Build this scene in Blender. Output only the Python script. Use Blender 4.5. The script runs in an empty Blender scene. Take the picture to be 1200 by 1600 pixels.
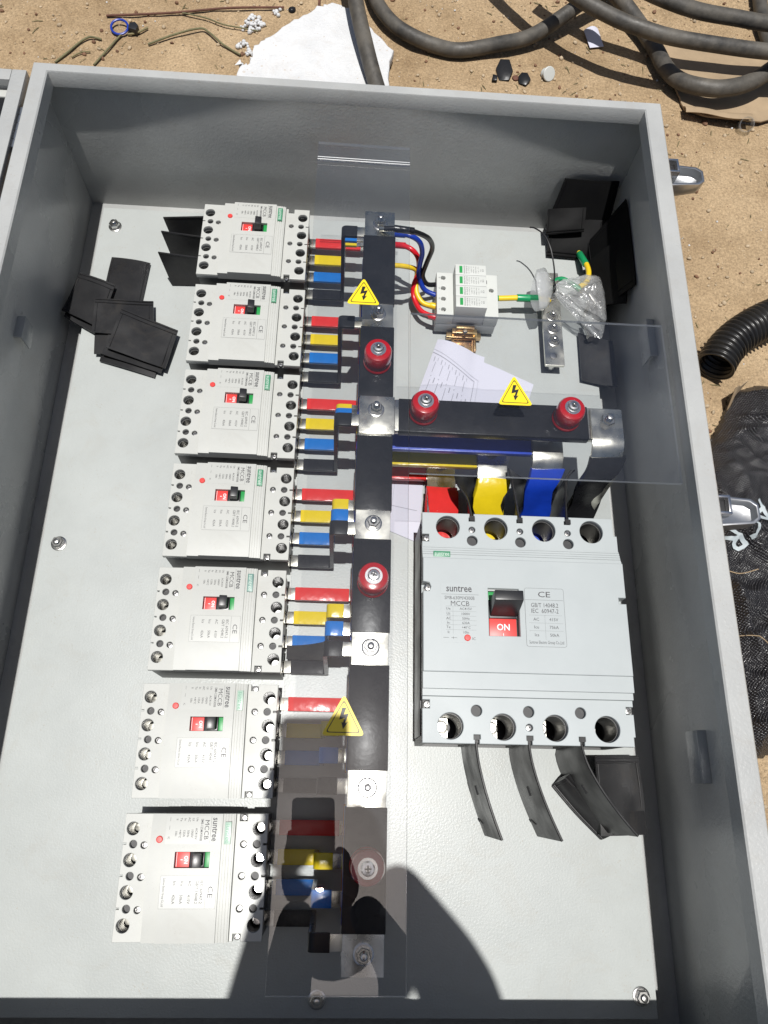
import bpy, bmesh, math, random
from math import radians, sin, cos, pi, sqrt, atan2, tan
from mathutils import Vector, Matrix, Euler, noise

random.seed(11)
S = 0.001                                   # everything below is written in millimetres
scene = bpy.context.scene
COL = scene.collection

# ------------------------------------------------------------------ camera
cam_d = bpy.data.cameras.new("camera")
cam_d.sensor_fit = 'VERTICAL'
cam_d.sensor_height = 24.0
cam_d.sensor_width = 18.0
cam_d.lens = 17.564
cam_d.clip_start = 0.005
cam_d.clip_end = 500
cam = bpy.data.objects.new("camera", cam_d)
cam.location = (0.40034, 0.28041, 0.92986)
cam.rotation_euler = (0.352613, -0.060861, 0.016943)
COL.objects.link(cam)
scene.camera = cam

# ------------------------------------------------------------------ sky, sun, exposure
SUN_EL = radians(85.7)                       # almost overhead, a little behind the photographer
SUN_DIR = Vector((0.006, -0.075, 1.0)).normalized()
world = bpy.data.worlds.new("World")
scene.world = world
world.use_nodes = True
wn = world.node_tree.nodes
wl = world.node_tree.links
for n in list(wn):
    wn.remove(n)
wo = wn.new('ShaderNodeOutputWorld')
bg = wn.new('ShaderNodeBackground')
sk = wn.new('ShaderNodeTexSky')
sk.sky_type = 'NISHITA'
sk.sun_disc = False
sk.sun_elevation = SUN_EL
sk.sun_rotation = radians(180)
sk.air_density = 1.2
sk.dust_density = 3.2
sk.ozone_density = 2.5
bg.inputs[1].default_value = 0.05
wl.new(sk.outputs[0], bg.inputs[0])
wl.new(bg.outputs[0], wo.inputs[0])

sun_d = bpy.data.lights.new("sun", 'SUN')
sun_d.energy = 5.0
sun_d.angle = radians(0.53)
sun_d.color = (1.0, 0.98, 0.945)
sun = bpy.data.objects.new("sun", sun_d)
sun.rotation_euler = SUN_DIR.to_track_quat('Z', 'Y').to_euler()
sun.location = (0.4, 0.0, 5)
COL.objects.link(sun)

scene.view_settings.view_transform = 'Standard'
scene.view_settings.look = 'None'
scene.view_settings.exposure = -0.04
scene.view_settings.gamma = 1.0
try:
    scene.cycles.max_bounces = 10
    scene.cycles.transparent_max_bounces = 24
    scene.cycles.caustics_reflective = False
    scene.cycles.caustics_refractive = False
    scene.cycles.sample_clamp_indirect = 6
except Exception:
    pass

# ------------------------------------------------------------------ materials
MATS = {}


def mat(name, col, rough=0.5, metal=0.0, bump=None, var=None, spec=0.5, coat=0.0, bump2=None, rvar=None, speck=None):
    """bump = (scale per metre, depth in mm); var = (scale, amount[, second colour])"""
    m = bpy.data.materials.new(name)
    m.use_nodes = True
    nt = m.node_tree
    N, L = nt.nodes, nt.links
    b = N['Principled BSDF']
    b.inputs['Base Color'].default_value = (*col, 1)
    b.inputs['Roughness'].default_value = rough
    b.inputs['Metallic'].default_value = metal
    b.inputs['Specular IOR Level'].default_value = spec
    b.inputs['Coat Weight'].default_value = coat
    tc = N.new('ShaderNodeTexCoord')
    if var:
        nz = N.new('ShaderNodeTexNoise')
        nz.inputs['Scale'].default_value = var[0]
        nz.inputs['Detail'].default_value = 6
        nz.inputs['Roughness'].default_value = 0.65
        L.new(tc.outputs['Object'], nz.inputs['Vector'])
        rp = N.new('ShaderNodeValToRGB')
        rp.color_ramp.elements[0].position = 0.3
        rp.color_ramp.elements[1].position = 0.72
        c2 = var[2] if len(var) > 2 else tuple(c * (1 - var[1]) for c in col)
        c3 = tuple(min(1, c * (1 + var[1] * 0.5)) for c in col)
        rp.color_ramp.elements[0].color = (*c2, 1)
        rp.color_ramp.elements[1].color = (*c3, 1)
        L.new(nz.outputs['Fac'], rp.inputs['Fac'])
        L.new(rp.outputs['Color'], b.inputs['Base Color'])
    if speck:                                 # (scale, amount, colour): sparse dust and rub marks
        vo = N.new('ShaderNodeTexVoronoi')
        vo.inputs['Scale'].default_value = speck[0]
        L.new(tc.outputs['Object'], vo.inputs['Vector'])
        n5 = N.new('ShaderNodeTexNoise')
        n5.inputs['Scale'].default_value = speck[0] * .16
        n5.inputs['Detail'].default_value = 5
        L.new(tc.outputs['Object'], n5.inputs['Vector'])
        sub = N.new('ShaderNodeMapRange')
        sub.inputs['From Min'].default_value = .45
        sub.inputs['From Max'].default_value = .75
        sub.inputs['To Max'].default_value = .30
        L.new(n5.outputs['Fac'], sub.inputs['Value'])
        lt = N.new('ShaderNodeMath')
        lt.operation = 'LESS_THAN'
        L.new(vo.outputs['Distance'], lt.inputs[0])
        L.new(sub.outputs['Result'], lt.inputs[1])
        am = N.new('ShaderNodeMath')
        am.operation = 'MULTIPLY'
        am.inputs[1].default_value = speck[1]
        L.new(lt.outputs[0], am.inputs[0])
        # broad wipe marks and fine dust
        n6 = N.new('ShaderNodeTexNoise')
        n6.inputs['Scale'].default_value = 16
        n6.inputs['Detail'].default_value = 8
        n6.inputs['Roughness'].default_value = .75
        n6.inputs['Distortion'].default_value = 1.5
        L.new(tc.outputs['Object'], n6.inputs['Vector'])
        m6 = N.new('ShaderNodeMapRange')
        m6.inputs['From Min'].default_value = .52
        m6.inputs['From Max'].default_value = .74
        m6.inputs['To Max'].default_value = speck[1] * .55
        L.new(n6.outputs['Fac'], m6.inputs['Value'])
        ad = N.new('ShaderNodeMath')
        ad.operation = 'MAXIMUM'
        L.new(am.outputs[0], ad.inputs[0])
        L.new(m6.outputs['Result'], ad.inputs[1])
        sm = N.new('ShaderNodeMix')
        sm.data_type = 'RGBA'
        L.new(ad.outputs[0], sm.inputs['Factor'])
        src = b.inputs['Base Color'].links[0].from_socket if b.inputs['Base Color'].is_linked else None
        if src:
            L.new(src, sm.inputs['A'])
        else:
            sm.inputs['A'].default_value = (*col, 1)
        sm.inputs['B'].default_value = (*speck[2], 1)
        L.new(sm.outputs['Result'], b.inputs['Base Color'])
    if rvar:
        n3 = N.new('ShaderNodeTexNoise')
        n3.inputs['Scale'].default_value = rvar[0]
        n3.inputs['Detail'].default_value = 5
        L.new(tc.outputs['Object'], n3.inputs['Vector'])
        mr = N.new('ShaderNodeMapRange')
        mr.inputs['From Min'].default_value = 0.3
        mr.inputs['From Max'].default_value = 0.7
        mr.inputs['To Min'].default_value = rvar[1]
        mr.inputs['To Max'].default_value = rvar[2]
        L.new(n3.outputs['Fac'], mr.inputs['Value'])
        L.new(mr.outputs['Result'], b.inputs['Roughness'])
    prev = None
    for bb in (bump, bump2):
        if bb:
            n2 = N.new('ShaderNodeTexNoise')
            n2.inputs['Scale'].default_value = bb[0]
            n2.inputs['Detail'].default_value = bb[2] if len(bb) > 2 else 2
            L.new(tc.outputs['Object'], n2.inputs['Vector'])
            bp = N.new('ShaderNodeBump')
            bp.inputs['Strength'].default_value = 1.0
            bp.inputs['Distance'].default_value = bb[1] * S
            L.new(n2.outputs['Fac'], bp.inputs['Height'])
            if prev:
                L.new(prev.outputs['Normal'], bp.inputs['Normal'])
            L.new(bp.outputs['Normal'], b.inputs['Normal'])
            prev = bp
    MATS[name] = m
    return m


PLATE = mat('plate_powder_coat', (.405, .425, .415), .36, bump=(420, .24), bump2=(1500, .06), var=(9, .07), rvar=(9, .32, .45), speck=(260, .30, (.30, .25, .18)))
BOX = mat('enclosure_powder_coat', (.39, .395, .385), .30, bump=(300, .30), bump2=(1300, .12), var=(5, .24, (.33, .335, .33)), rvar=(7, .20, .38), speck=(260, .32, (.26, .21, .15)))  # colour mottle paints in the walls' patchy shading and reflections; specks are dust
WHITE = mat('breaker_white_plastic', (.455, .46, .435), .40, spec=.3, bump=(900, .02), var=(14, .05), rvar=(18, .28, .46), speck=(500, .22, (.22, .18, .13)))
COOL = mat('main_breaker_white_plastic', (.385, .415, .42), .40, spec=.35, bump=(900, .02), var=(10, .05), rvar=(14, .28, .46))
BASE = mat('breaker_base_plastic', (.10, .102, .10), .42, bump=(700, .03), var=(30, .2))
HOLE = mat('dark_recess_plastic', (.02, .02, .022), .5)
BLK = mat('black_plastic', (.016, .016, .018), .38, bump=(500, .02), rvar=(20, .28, .5))
SHEET_SHADED = mat('shaded_black_sheet', (.004, .004, .0045), .5, bump=(160, .08), var=(40, .5, (.007, .007, .007)), spec=.06)  # darker copy of the barrier sheet, corner shade put into its colour
BASE2 = mat('main_breaker_base_plastic', (.035, .035, .035), .45, bump=(700, .03))
SHEET = mat('black_barrier_sheet', (.011, .011, .012), .34, bump=(160, .06), var=(40, .5, (.02, .02, .021)), rvar=(25, .25, .5), spec=.28, speck=(420, .35, (.09, .075, .055)))
HEAT = mat('black_heat_shrink', (.009, .010, .012), .40, bump=(200, .10), var=(30, .3, (.02, .02, .022)), rvar=(40, .2, .34), spec=.12)
RED = mat('red_sleeve', (.60, .03, .028), .22, bump=(140, .18), bump2=(48, .9), var=(40, .12), spec=.3)
YEL = mat('yellow_sleeve', (.66, .49, .012), .22, bump=(140, .18), bump2=(48, .9), var=(40, .12), spec=.3)
BLUE = mat('blue_sleeve', (.010, .14, .46), .22, bump=(140, .18), bump2=(48, .9), var=(40, .15), spec=.3)
DBLUE = mat('deep_blue_sleeve', (.008, .045, .42), .34, bump=(120, .25), var=(40, .2))
TIN = mat('tinned_copper', (.66, .645, .58), .26, 1.0, bump=(140, .05), var=(45, .22), rvar=(35, .16, .42))
STEEL = mat('zinc_bolt_steel', (.62, .61, .59), .24, 1.0, bump=(600, .03), var=(90, .2))
CHROME = mat('chrome', (.78, .78, .78), .22, 1.0)
LATCH = mat('latch_die_cast', (.60, .61, .62), .30, 1.0, bump=(300, .04), var=(30, .15))
GOLD = mat('zinc_chromate_gold', (.62, .46, .20), .26, 1.0, bump=(300, .05), var=(40, .35, (.42, .25, .18)))
INSUL = mat('red_insulator', (.42, .006, .012), .16, coat=.6, var=(50, .2))
GREEN = mat('green_badge', (.05, .22, .12), .4)
GREENB = mat('bright_green_flag', (.015, .26, .06), .4)
REDF = mat('red_flag', (.62, .045, .04), .4)
INK = mat('grey_ink', (.05, .05, .055), .55)
INKW = mat('white_ink', (.8, .8, .8), .5)
INKP = mat('pale_badge_ink', (.45, .55, .48), .5)
LABEL = mat('label_film', (.45, .455, .43), .30)
LABELC = mat('label_film_cool', (.375, .405, .41), .30)
SPDW = mat('arrester_white_plastic', (.52, .535, .51), .45, bump=(900, .02), var=(20, .04))
SPDG = mat('arrester_grey_plastic', (.38, .39, .39), .5, bump=(900, .02))
STY = mat('sticker_yellow', (.80, .60, .015), .35)
STK = mat('sticker_black', (.012, .012, .012), .4)
PAPER = mat('paper', (.52, .52, .60), .75, bump=(40, .2))
PINK = mat('paper_ink', (.24, .24, .28), .7)
GYY = mat('wire_yellow', (.72, .50, .02), .35)
GYG = mat('wire_green', (.01, .24, .09), .3)
WRED = mat('wire_red', (.55, .01, .02), .3)
WBLU = mat('wire_blue', (.008, .035, .30), .3)
WBLK = mat('wire_black', (.010, .010, .012), .3)
FOAM = mat('polystyrene', (.60, .605, .61), .8, bump=(230, 2.2, 4), var=(14, .14), speck=(90, .4, (.4, .3, .2)))
CABLE = mat('dusty_rubber', (.095, .085, .07), .66, bump=(120, .7, 4), var=(20, .6, (.020, .019, .018)), rvar=(18, .45, .8))
PIPE = mat('corrugated_plastic', (.008, .008, .009), .30, var=(30, .3, (.02, .018, .015)))
CARD = mat('cardboard', (.34, .25, .155), .85, bump=(90, .5, 4), var=(16, .25))
TWIG = mat('dry_stem', (.20, .17, .085), .85, var=(60, .4))
GTWIG = mat('green_stem', (.15, .14, .07), .8, var=(60, .4))
RUST = mat('rusty_rod', (.13, .055, .035), .8, bump=(300, .3), var=(60, .4))
SKIN = mat('skin', (.075, .042, .03), .55, var=(30, .15))
SHIRT = mat('dark_shirt', (.035, .04, .055), .9, bump=(200, .4))
TROUS = mat('dark_trousers', (.03, .03, .035), .9, bump=(200, .4))
HAIR = mat('dark_hair', (.012, .010, .009), .6, bump=(400, 1.5))
PHONE = mat('phone_back', (.012, .012, .013), .3)
STONE = mat('pale_stone', (.46, .36, .24), .85, bump=(300, .3), var=(40, .4))
STONE2 = mat('brown_stone', (.20, .105, .06), .85, bump=(300, .3), var=(40, .4))
BWHT = mat('bag_print', (.42, .47, .49), .55, bump=(500, .3), var=(60, .25))


def sand_material():
    m = bpy.data.materials.new('sand')
    m.use_nodes = True
    N, L = m.node_tree.nodes, m.node_tree.links
    b = N['Principled BSDF']
    b.inputs['Roughness'].default_value = .95
    b.inputs['Specular IOR Level'].default_value = .15
    tc = N.new('ShaderNodeTexCoord')

    def nz(scale, detail=6, rough=.65):
        n = N.new('ShaderNodeTexNoise')
        n.inputs['Scale'].default_value = scale
        n.inputs['Detail'].default_value = detail
        n.inputs['Roughness'].default_value = rough
        L.new(tc.outputs['Object'], n.inputs['Vector'])
        return n
    big = nz(5.5, 8, .7)
    r1 = N.new('ShaderNodeValToRGB')
    e = r1.color_ramp.elements
    e[0].position, e[1].position = .32, .70
    e[0].color = (.325, .228, .132, 1)
    e[1].color = (.56, .42, .265, 1)
    L.new(big.outputs['Fac'], r1.inputs['Fac'])
    fine = nz(260, 5, .75)
    r2 = N.new('ShaderNodeValToRGB')
    e = r2.color_ramp.elements
    e[0].position, e[1].position = .28, .74
    e[0].color = (.30, .28, .26, 1)
    e[1].color = (1.5, 1.48, 1.44, 1)
    L.new(fine.outputs['Fac'], r2.inputs['Fac'])
    mx = N.new('ShaderNodeMix')
    mx.data_type = 'RGBA'
    mx.blend_type = 'MULTIPLY'
    mx.inputs['Factor'].default_value = .66
    L.new(r1.outputs['Color'], mx.inputs['A'])
    L.new(r2.outputs['Color'], mx.inputs['B'])
    # pale grit
    vo = N.new('ShaderNodeTexVoronoi')
    vo.inputs['Scale'].default_value = 170
    L.new(tc.outputs['Object'], vo.inputs['Vector'])
    r3 = N.new('ShaderNodeValToRGB')
    e = r3.color_ramp.elements
    e[0].position, e[1].position = .10, .16
    e[0].color = (1, 1, 1, 1)
    e[1].color = (0, 0, 0, 1)
    L.new(vo.outputs['Distance'], r3.inputs['Fac'])
    mid = nz(55, 3)
    r4 = N.new('ShaderNodeValToRGB')
    r4.color_ramp.elements[0].position = .52
    r4.color_ramp.elements[1].position = .60
    L.new(mid.outputs['Fac'], r4.inputs['Fac'])
    mu = N.new('ShaderNodeMath')
    mu.operation = 'MULTIPLY'
    L.new(r3.outputs['Color'], mu.inputs[0])
    L.new(r4.outputs['Color'], mu.inputs[1])
    mx2 = N.new('ShaderNodeMix')
    mx2.data_type = 'RGBA'
    L.new(mu.outputs[0], mx2.inputs['Factor'])
    L.new(mx.outputs['Result'], mx2.inputs['A'])
    mx2.inputs['B'].default_value = (.66, .53, .36, 1)
    L.new(mx2.outputs['Result'], b.inputs['Base Color'])
    prev = None
    for sc, dist, det in ((60, 7, 6), (330, 2.6, 4), (900, .8, 2)):
        n = nz(sc, det)
        bp = N.new('ShaderNodeBump')
        bp.inputs['Distance'].default_value = dist * S
        bp.inputs['Strength'].default_value = .9
        L.new(n.outputs['Fac'], bp.inputs['Height'])
        if prev:
            L.new(prev.outputs['Normal'], bp.inputs['Normal'])
        prev = bp
    L.new(prev.outputs['Normal'], b.inputs['Normal'])
    return m


SAND = sand_material()


def clear_material(name, ior, tint, milk=0.0, rough=0.0, bump=None):
    """thin clear plastic: transparent body, Fresnel-weighted mirror surface, a little milky scatter"""
    m = bpy.data.materials.new(name)
    m.use_nodes = True
    N, L = m.node_tree.nodes, m.node_tree.links
    N.remove(N['Principled BSDF'])
    out = N['Material Output']
    tr = N.new('ShaderNodeBsdfTransparent')
    tr.inputs[0].default_value = (*tint, 1)
    gl = N.new('ShaderNodeBsdfGlossy')
    gl.inputs['Roughness'].default_value = rough
    gl.inputs['Color'].default_value = (1, 1, 1, 1)
    fr = N.new('ShaderNodeFresnel')
    # same Fresnel curve on both faces of the thin sheet
    ge = N.new('ShaderNodeNewGeometry')
    mr = N.new('ShaderNodeMapRange')
    mr.inputs['To Min'].default_value = ior
    mr.inputs['To Max'].default_value = 1 / ior
    L.new(ge.outputs['Backfacing'], mr.inputs['Value'])
    L.new(mr.outputs['Result'], fr.inputs['IOR'])
    mx = N.new('ShaderNodeMixShader')
    L.new(fr.outputs[0], mx.inputs[0])
    last = tr
    if milk:
        df = N.new('ShaderNodeBsdfTranslucent')
        df.inputs[0].default_value = (.9, .9, .9, 1)
        d2 = N.new('ShaderNodeBsdfDiffuse')
        d2.inputs[0].default_value = (.85, .86, .87, 1)
        m2 = N.new('ShaderNodeMixShader')
        m2.inputs[0].default_value = .5
        L.new(df.outputs[0], m2.inputs[1])
        L.new(d2.outputs[0], m2.inputs[2])
        m3 = N.new('ShaderNodeMixShader')
        m3.inputs[0].default_value = milk
        L.new(tr.outputs[0], m3.inputs[1])
        L.new(m2.outputs[0], m3.inputs[2])
        last = m3
    L.new(last.outputs[0], mx.inputs[1])
    L.new(gl.outputs[0], mx.inputs[2])
    if bump:
        tc = N.new('ShaderNodeTexCoord')
        nz = N.new('ShaderNodeTexNoise')
        nz.inputs['Scale'].default_value = bump[0]
        nz.inputs['Detail'].default_value = 4
        L.new(tc.outputs['Object'], nz.inputs['Vector'])
        bp = N.new('ShaderNodeBump')
        bp.inputs['Distance'].default_value = bump[1] * S
        L.new(nz.outputs['Fac'], bp.inputs['Height'])
        L.new(bp.outputs[0], gl.inputs['Normal'])
        L.new(bp.outputs[0], fr.inputs['Normal'])
    L.new(mx.outputs[0], out.inputs['Surface'])
    return m


ACRYL = clear_material('acrylic', 1.6, (.975, .98, .985), milk=.0012)
ACEDGE = clear_material('acrylic_edge', 1.5, (.75, .77, .77), milk=.75, rough=.2)
FILM = clear_material('bag_film', 1.5, (.95, .955, .96), milk=.28, rough=.12, bump=(55, 7))
FILM2 = clear_material('bag_film_gathered', 1.5, (.9, .91, .92), milk=.52, rough=.2, bump=(40, 3))
CLEARP = clear_material('clear_cap_plastic', 1.5, (.9, .9, .88), milk=.15, rough=.1)


def weave_material():
    m = mat('woven_black', (.022, .020, .024), .30, spec=.9)
    N, L = m.node_tree.nodes, m.node_tree.links
    b = N['Principled BSDF']
    tc = N.new('ShaderNodeTexCoord')
    mp = N.new('ShaderNodeMapping')
    mp.inputs['Rotation'].default_value = (0, 0, radians(38))
    L.new(tc.outputs['Object'], mp.inputs['Vector'])
    w = []
    for d in ('X', 'Y'):
        wv = N.new('ShaderNodeTexWave')
        wv.bands_direction = d
        wv.inputs['Scale'].default_value = 120
        wv.inputs['Distortion'].default_value = 2.0
        wv.inputs['Detail'].default_value = 1
        L.new(mp.outputs[0], wv.inputs['Vector'])
        w.append(wv)
    mm = N.new('ShaderNodeMath')
    mm.operation = 'MULTIPLY'
    L.new(w[0].outputs['Fac'], mm.inputs[0])
    L.new(w[1].outputs['Fac'], mm.inputs[1])
    nz = N.new('ShaderNodeTexNoise')
    nz.inputs['Scale'].default_value = 34
    nz.inputs['Detail'].default_value = 6
    L.new(tc.outputs['Object'], nz.inputs['Vector'])
    b1 = N.new('ShaderNodeBump')
    b1.inputs['Distance'].default_value = 11 * S
    L.new(nz.outputs['Fac'], b1.inputs['Height'])
    b2 = N.new('ShaderNodeBump')
    b2.inputs['Distance'].default_value = 1.5 * S
    L.new(mm.outputs[0], b2.inputs['Height'])
    L.new(b1.outputs[0], b2.inputs['Normal'])
    L.new(b2.outputs[0], b.inputs['Normal'])
    rp = N.new('ShaderNodeValToRGB')
    rp.color_ramp.elements[0].color = (.006, .006, .007, 1)
    rp.color_ramp.elements[1].color = (.050, .044, .05, 1)
    L.new(mm.outputs[0], rp.inputs['Fac'])
    L.new(rp.outputs[0], b.inputs['Base Color'])
    return m


WEAVE = weave_material()

# ------------------------------------------------------------------ mesh helpers (millimetres)


class MB:
    """collects shapes into one bmesh, then links it as ONE mesh object"""

    def __init__(self):
        self.bm = bmesh.new()
        self.mi = 0

    def _face(self, vs):
        try:
            f = self.bm.faces.new(vs)
            f.material_index = self.mi
            return f
        except ValueError:
            return None

    def v(self, x, y, z):
        return self.bm.verts.new((x * S, y * S, z * S))

    def box(self, x0, x1, y0, y1, z0, z1, M=None):
        c = [(x, y, z) for z in (z0, z1) for y in (y0, y1) for x in (x0, x1)]
        if M is not None:
            c = [tuple(M @ Vector(p)) for p in c]
        vs = [self.v(*p) for p in c]
        for f in ((0, 2, 3, 1), (4, 5, 7, 6), (0, 1, 5, 4), (1, 3, 7, 5), (3, 2, 6, 7), (2, 0, 4, 6)):
            self._face([vs[i] for i in f])
        return self

    def prism(self, poly, z0, z1, M=None):
        """poly = ccw list of (x, y)"""
        def t(p):
            return tuple(M @ Vector(p)) if M is not None else p
        a = [self.v(*t((x, y, z0))) for x, y in poly]
        b = [self.v(*t((x, y, z1))) for x, y in poly]
        self._face(a[::-1])
        self._face(b)
        n = len(poly)
        for i in range(n):
            self._face([a[i], a[(i + 1) % n], b[(i + 1) % n], b[i]])
        return self

    def lathe(self, cx, cy, prof, seg=24, M=None, ph=0.0):
        """prof = list of (r, z) from bottom to top"""
        rings = []
        for r, z in prof:
            ring = []
            if r <= 1e-6:
                p = (cx, cy, z)
                ring = [self.v(*(tuple(M @ Vector(p)) if M is not None else p))]
            else:
                for i in range(seg):
                    a = 2 * pi * i / seg + ph
                    p = (cx + r * cos(a), cy + r * sin(a), z)
                    ring.append(self.v(*(tuple(M @ Vector(p)) if M is not None else p)))
            rings.append(ring)
        for A, B in zip(rings[:-1], rings[1:]):
            if len(A) == 1 and len(B) == 1:
                continue
            for i in range(seg):
                j = (i + 1) % seg
                if len(A) == 1:
                    self._face([A[0], B[j], B[i]][::-1])
                elif len(B) == 1:
                    self._face([A[i], A[j], B[0]])
                else:
                    self._face([A[i], A[j], B[j], B[i]])
        if len(rings[0]) > 1:
            self._face(rings[0][::-1])
        if len(rings[-1]) > 1:
            self._face(rings[-1])
        return self

    def tube(self, pts, r, seg=10, sub=5, prof=None, closed=False, cap=True):
        pts = smooth(pts, sub) if sub else [Vector(p) for p in pts]
        n = len(pts)
        rings = []
        up = Vector((0, 0, 1))
        last = None
        for i, p in enumerate(pts):
            if closed:
                d = pts[(i + 1) % n] - pts[i - 1]
            else:
                d = pts[min(i + 1, n - 1)] - pts[max(i - 1, 0)]
            d.normalize()
            if last is None:
                u = d.cross(up)
                if u.length < 1e-3:
                    u = d.cross(Vector((0, 1, 0)))
            else:
                u = last - d * last.dot(d)
            u.normalize()
            last = u
            w = d.cross(u)
            rr = r if prof is None else r * prof(i / (n - 1))
            rings.append([self.v(*(p + (u * cos(2 * pi * k / seg) + w * sin(2 * pi * k / seg)) * rr)) for k in range(seg)])
        pairs = list(zip(rings[:-1], rings[1:]))
        if closed:
            pairs.append((rings[-1], rings[0]))
        for A, B in pairs:
            for k in range(seg):
                self._face([A[k], A[(k + 1) % seg], B[(k + 1) % seg], B[k]])
        if cap and not closed:
            self._face(rings[0][::-1])
            self._face(rings[-1])
        return self

    def ribbon(self, path, thick, w0, w1, axis='y', shear=None):
        """flat bar: path = list of (u, z) in the plane across axis; w0..w1 = extent along the axis"""
        P = [Vector(p) for p in path]
        n = len(P)
        off = []
        for i in range(n):
            d = (P[min(i + 1, n - 1)] - P[max(i - 1, 0)])
            d.normalize()
            nn = Vector((-d.y, d.x))
            off.append(nn * thick / 2)

        def mk(q, w, i):
            s = shear(i / (n - 1)) if shear else 0
            return self.v(q.x, w + s, q.y) if axis == 'y' else self.v(w + s, q.x, q.y)
        rows = []
        for i in range(n):
            a, b = P[i] + off[i], P[i] - off[i]
            rows.append([mk(a, w0, i), mk(a, w1, i), mk(b, w1, i), mk(b, w0, i)])
        for A, B in zip(rows[:-1], rows[1:]):
            for k in range(4):
                self._face([A[k], A[(k + 1) % 4], B[(k + 1) % 4], B[k]])
        self._face(rows[0][::-1])
        self._face(rows[-1])
        return self

    def sheet(self, P, nu, nv, thick):
        """solid sheet from a function P(u, v) -> Vector, u and v in 0..1"""
        top, bot = [], []
        e = 1e-3
        for j in range(nv + 1):
            for i in range(nu + 1):
                u, w = i / nu, j / nv
                p = P(u, w)
                du = P(min(u + e, 1), w) - P(max(u - e, 0), w)
                dv = P(u, min(w + e, 1)) - P(u, max(w - e, 0))
                nn = du.cross(dv)
                nn.normalize()
                top.append(self.v(*(p + nn * thick / 2)))
                bot.append(self.v(*(p - nn * thick / 2)))
        W = nu + 1
        for j in range(nv):
            for i in range(nu):
                a = j * W + i
                self._face([top[a], top[a + 1], top[a + W + 1], top[a + W]])
                self._face([bot[a], bot[a + W], bot[a + W + 1], bot[a + 1]])
        ring = [i for i in range(W)] + [j * W + nu for j in range(1, nv + 1)] + [nv * W + i for i in range(nu - 1, -1, -1)] + [j * W for j in range(nv - 1, 0, -1)]
        for k in range(len(ring)):
            a, b = ring[k], ring[(k + 1) % len(ring)]
            self._face([top[b], top[a], bot[a], bot[b]])
        return self

    def add_mesh(self, me, M):
        vs = [self.bm.verts.new(M @ v.co) for v in me.vertices]
        for p in me.polygons:
            self._face([vs[i] for i in p.vertices])
        return self

    def obj(self, name, mats, parent=None, bevel=0.0, seg=2, smooth_ang=35, jitter=None):
        bm = self.bm
        bmesh.ops.recalc_face_normals(bm, faces=bm.faces[:])
        if bevel:
            bm.edges.ensure_lookup_table()
            ed = [e for e in bm.edges if len(e.link_faces) == 2 and e.calc_face_angle(0) > radians(38)]
            bmesh.ops.bevel(bm, geom=ed, offset=bevel * S, segments=seg, profile=.6, affect='EDGES', clamp_overlap=True)
        me = bpy.data.meshes.new(name)
        bm.to_mesh(me)
        bm.free()
        for m in (mats if isinstance(mats, (list, tuple)) else [mats]):
            me.materials.append(m)
        if smooth_ang:
            me.polygons.foreach_set('use_smooth', [True] * len(me.polygons))
            me.set_sharp_from_angle(angle=radians(smooth_ang))
        o = bpy.data.objects.new(name, me)
        COL.objects.link(o)
        if parent:
            o.parent = parent
        return o


def smooth(pts, sub):
    P = [Vector(p) for p in pts]
    out = []
    n = len(P)
    for i in range(n - 1):
        p0, p1, p2, p3 = P[max(i - 1, 0)], P[i], P[i + 1], P[min(i + 2, n - 1)]
        for k in range(sub):
            t = k / sub
            out.append(0.5 * ((2 * p1) + (p2 - p0) * t + (2 * p0 - 5 * p1 + 4 * p2 - p3) * t * t + (3 * p1 - p0 - 3 * p2 + p3) * t ** 3))
    out.append(P[-1])
    return out


def fillet(path, r, n=5):
    """round the inner corners of a 2D path"""
    P = [Vector(p) for p in path]
    out = [P[0]]
    for i in range(1, len(P) - 1):
        a, b, c = P[i - 1], P[i], P[i + 1]
        d1, d2 = (a - b), (c - b)
        t = min(r, d1.length * .49, d2.length * .49)
        s, e = b + d1.normalized() * t, b + d2.normalized() * t
        for k in range(n + 1):
            u = k / n
            out.append(s * (1 - u) ** 2 + b * 2 * u * (1 - u) + e * u * u)
    out.append(P[-1])
    return out


def rrect(x0, x1, y0, y1, r, n=4):
    out = []
    for cx, cy, a0 in ((x1 - r, y1 - r, 0), (x0 + r, y1 - r, 90), (x0 + r, y0 + r, 180), (x1 - r, y0 + r, 270)):
        for k in range(n + 1):
            a = radians(a0 + 90 * k / n)
            out.append((cx + r * cos(a), cy + r * sin(a)))
    return out


def circ(cx, cy, r, n=24):
    return [(cx + r * cos(2 * pi * k / n), cy + r * sin(2 * pi * k / n)) for k in range(n)]


def curve_mesh(loops, z0, z1, bevel=0.0):
    """a plate with holes: filled 2D curve, extruded (mm), returned as a mesh"""
    cu = bpy.data.curves.new('plate_outline', 'CURVE')
    cu.dimensions = '2D'
    cu.fill_mode = 'BOTH'
    cu.extrude = max((z1 - z0) / 2 - bevel, 0.0005) * S
    cu.bevel_depth = bevel * S
    cu.bevel_resolution = 1
    cu.offset = -bevel * S
    for lp in loops:
        sp = cu.splines.new('POLY')
        sp.points.add(len(lp) - 1)
        for p, q in zip(sp.points, lp):
            p.co = (q[0] * S, q[1] * S, 0, 1)
        sp.use_cyclic_u = True
    o = bpy.data.objects.new('plate_outline', cu)
    COL.objects.link(o)
    bpy.context.view_layer.update()
    me = bpy.data.meshes.new_from_object(o.evaluated_get(bpy.context.evaluated_depsgraph_get()))
    bpy.data.objects.remove(o)
    bpy.data.curves.remove(cu)
    me.transform(Matrix.Translation((0, 0, (z0 + z1) / 2 * S)))
    return me


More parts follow.
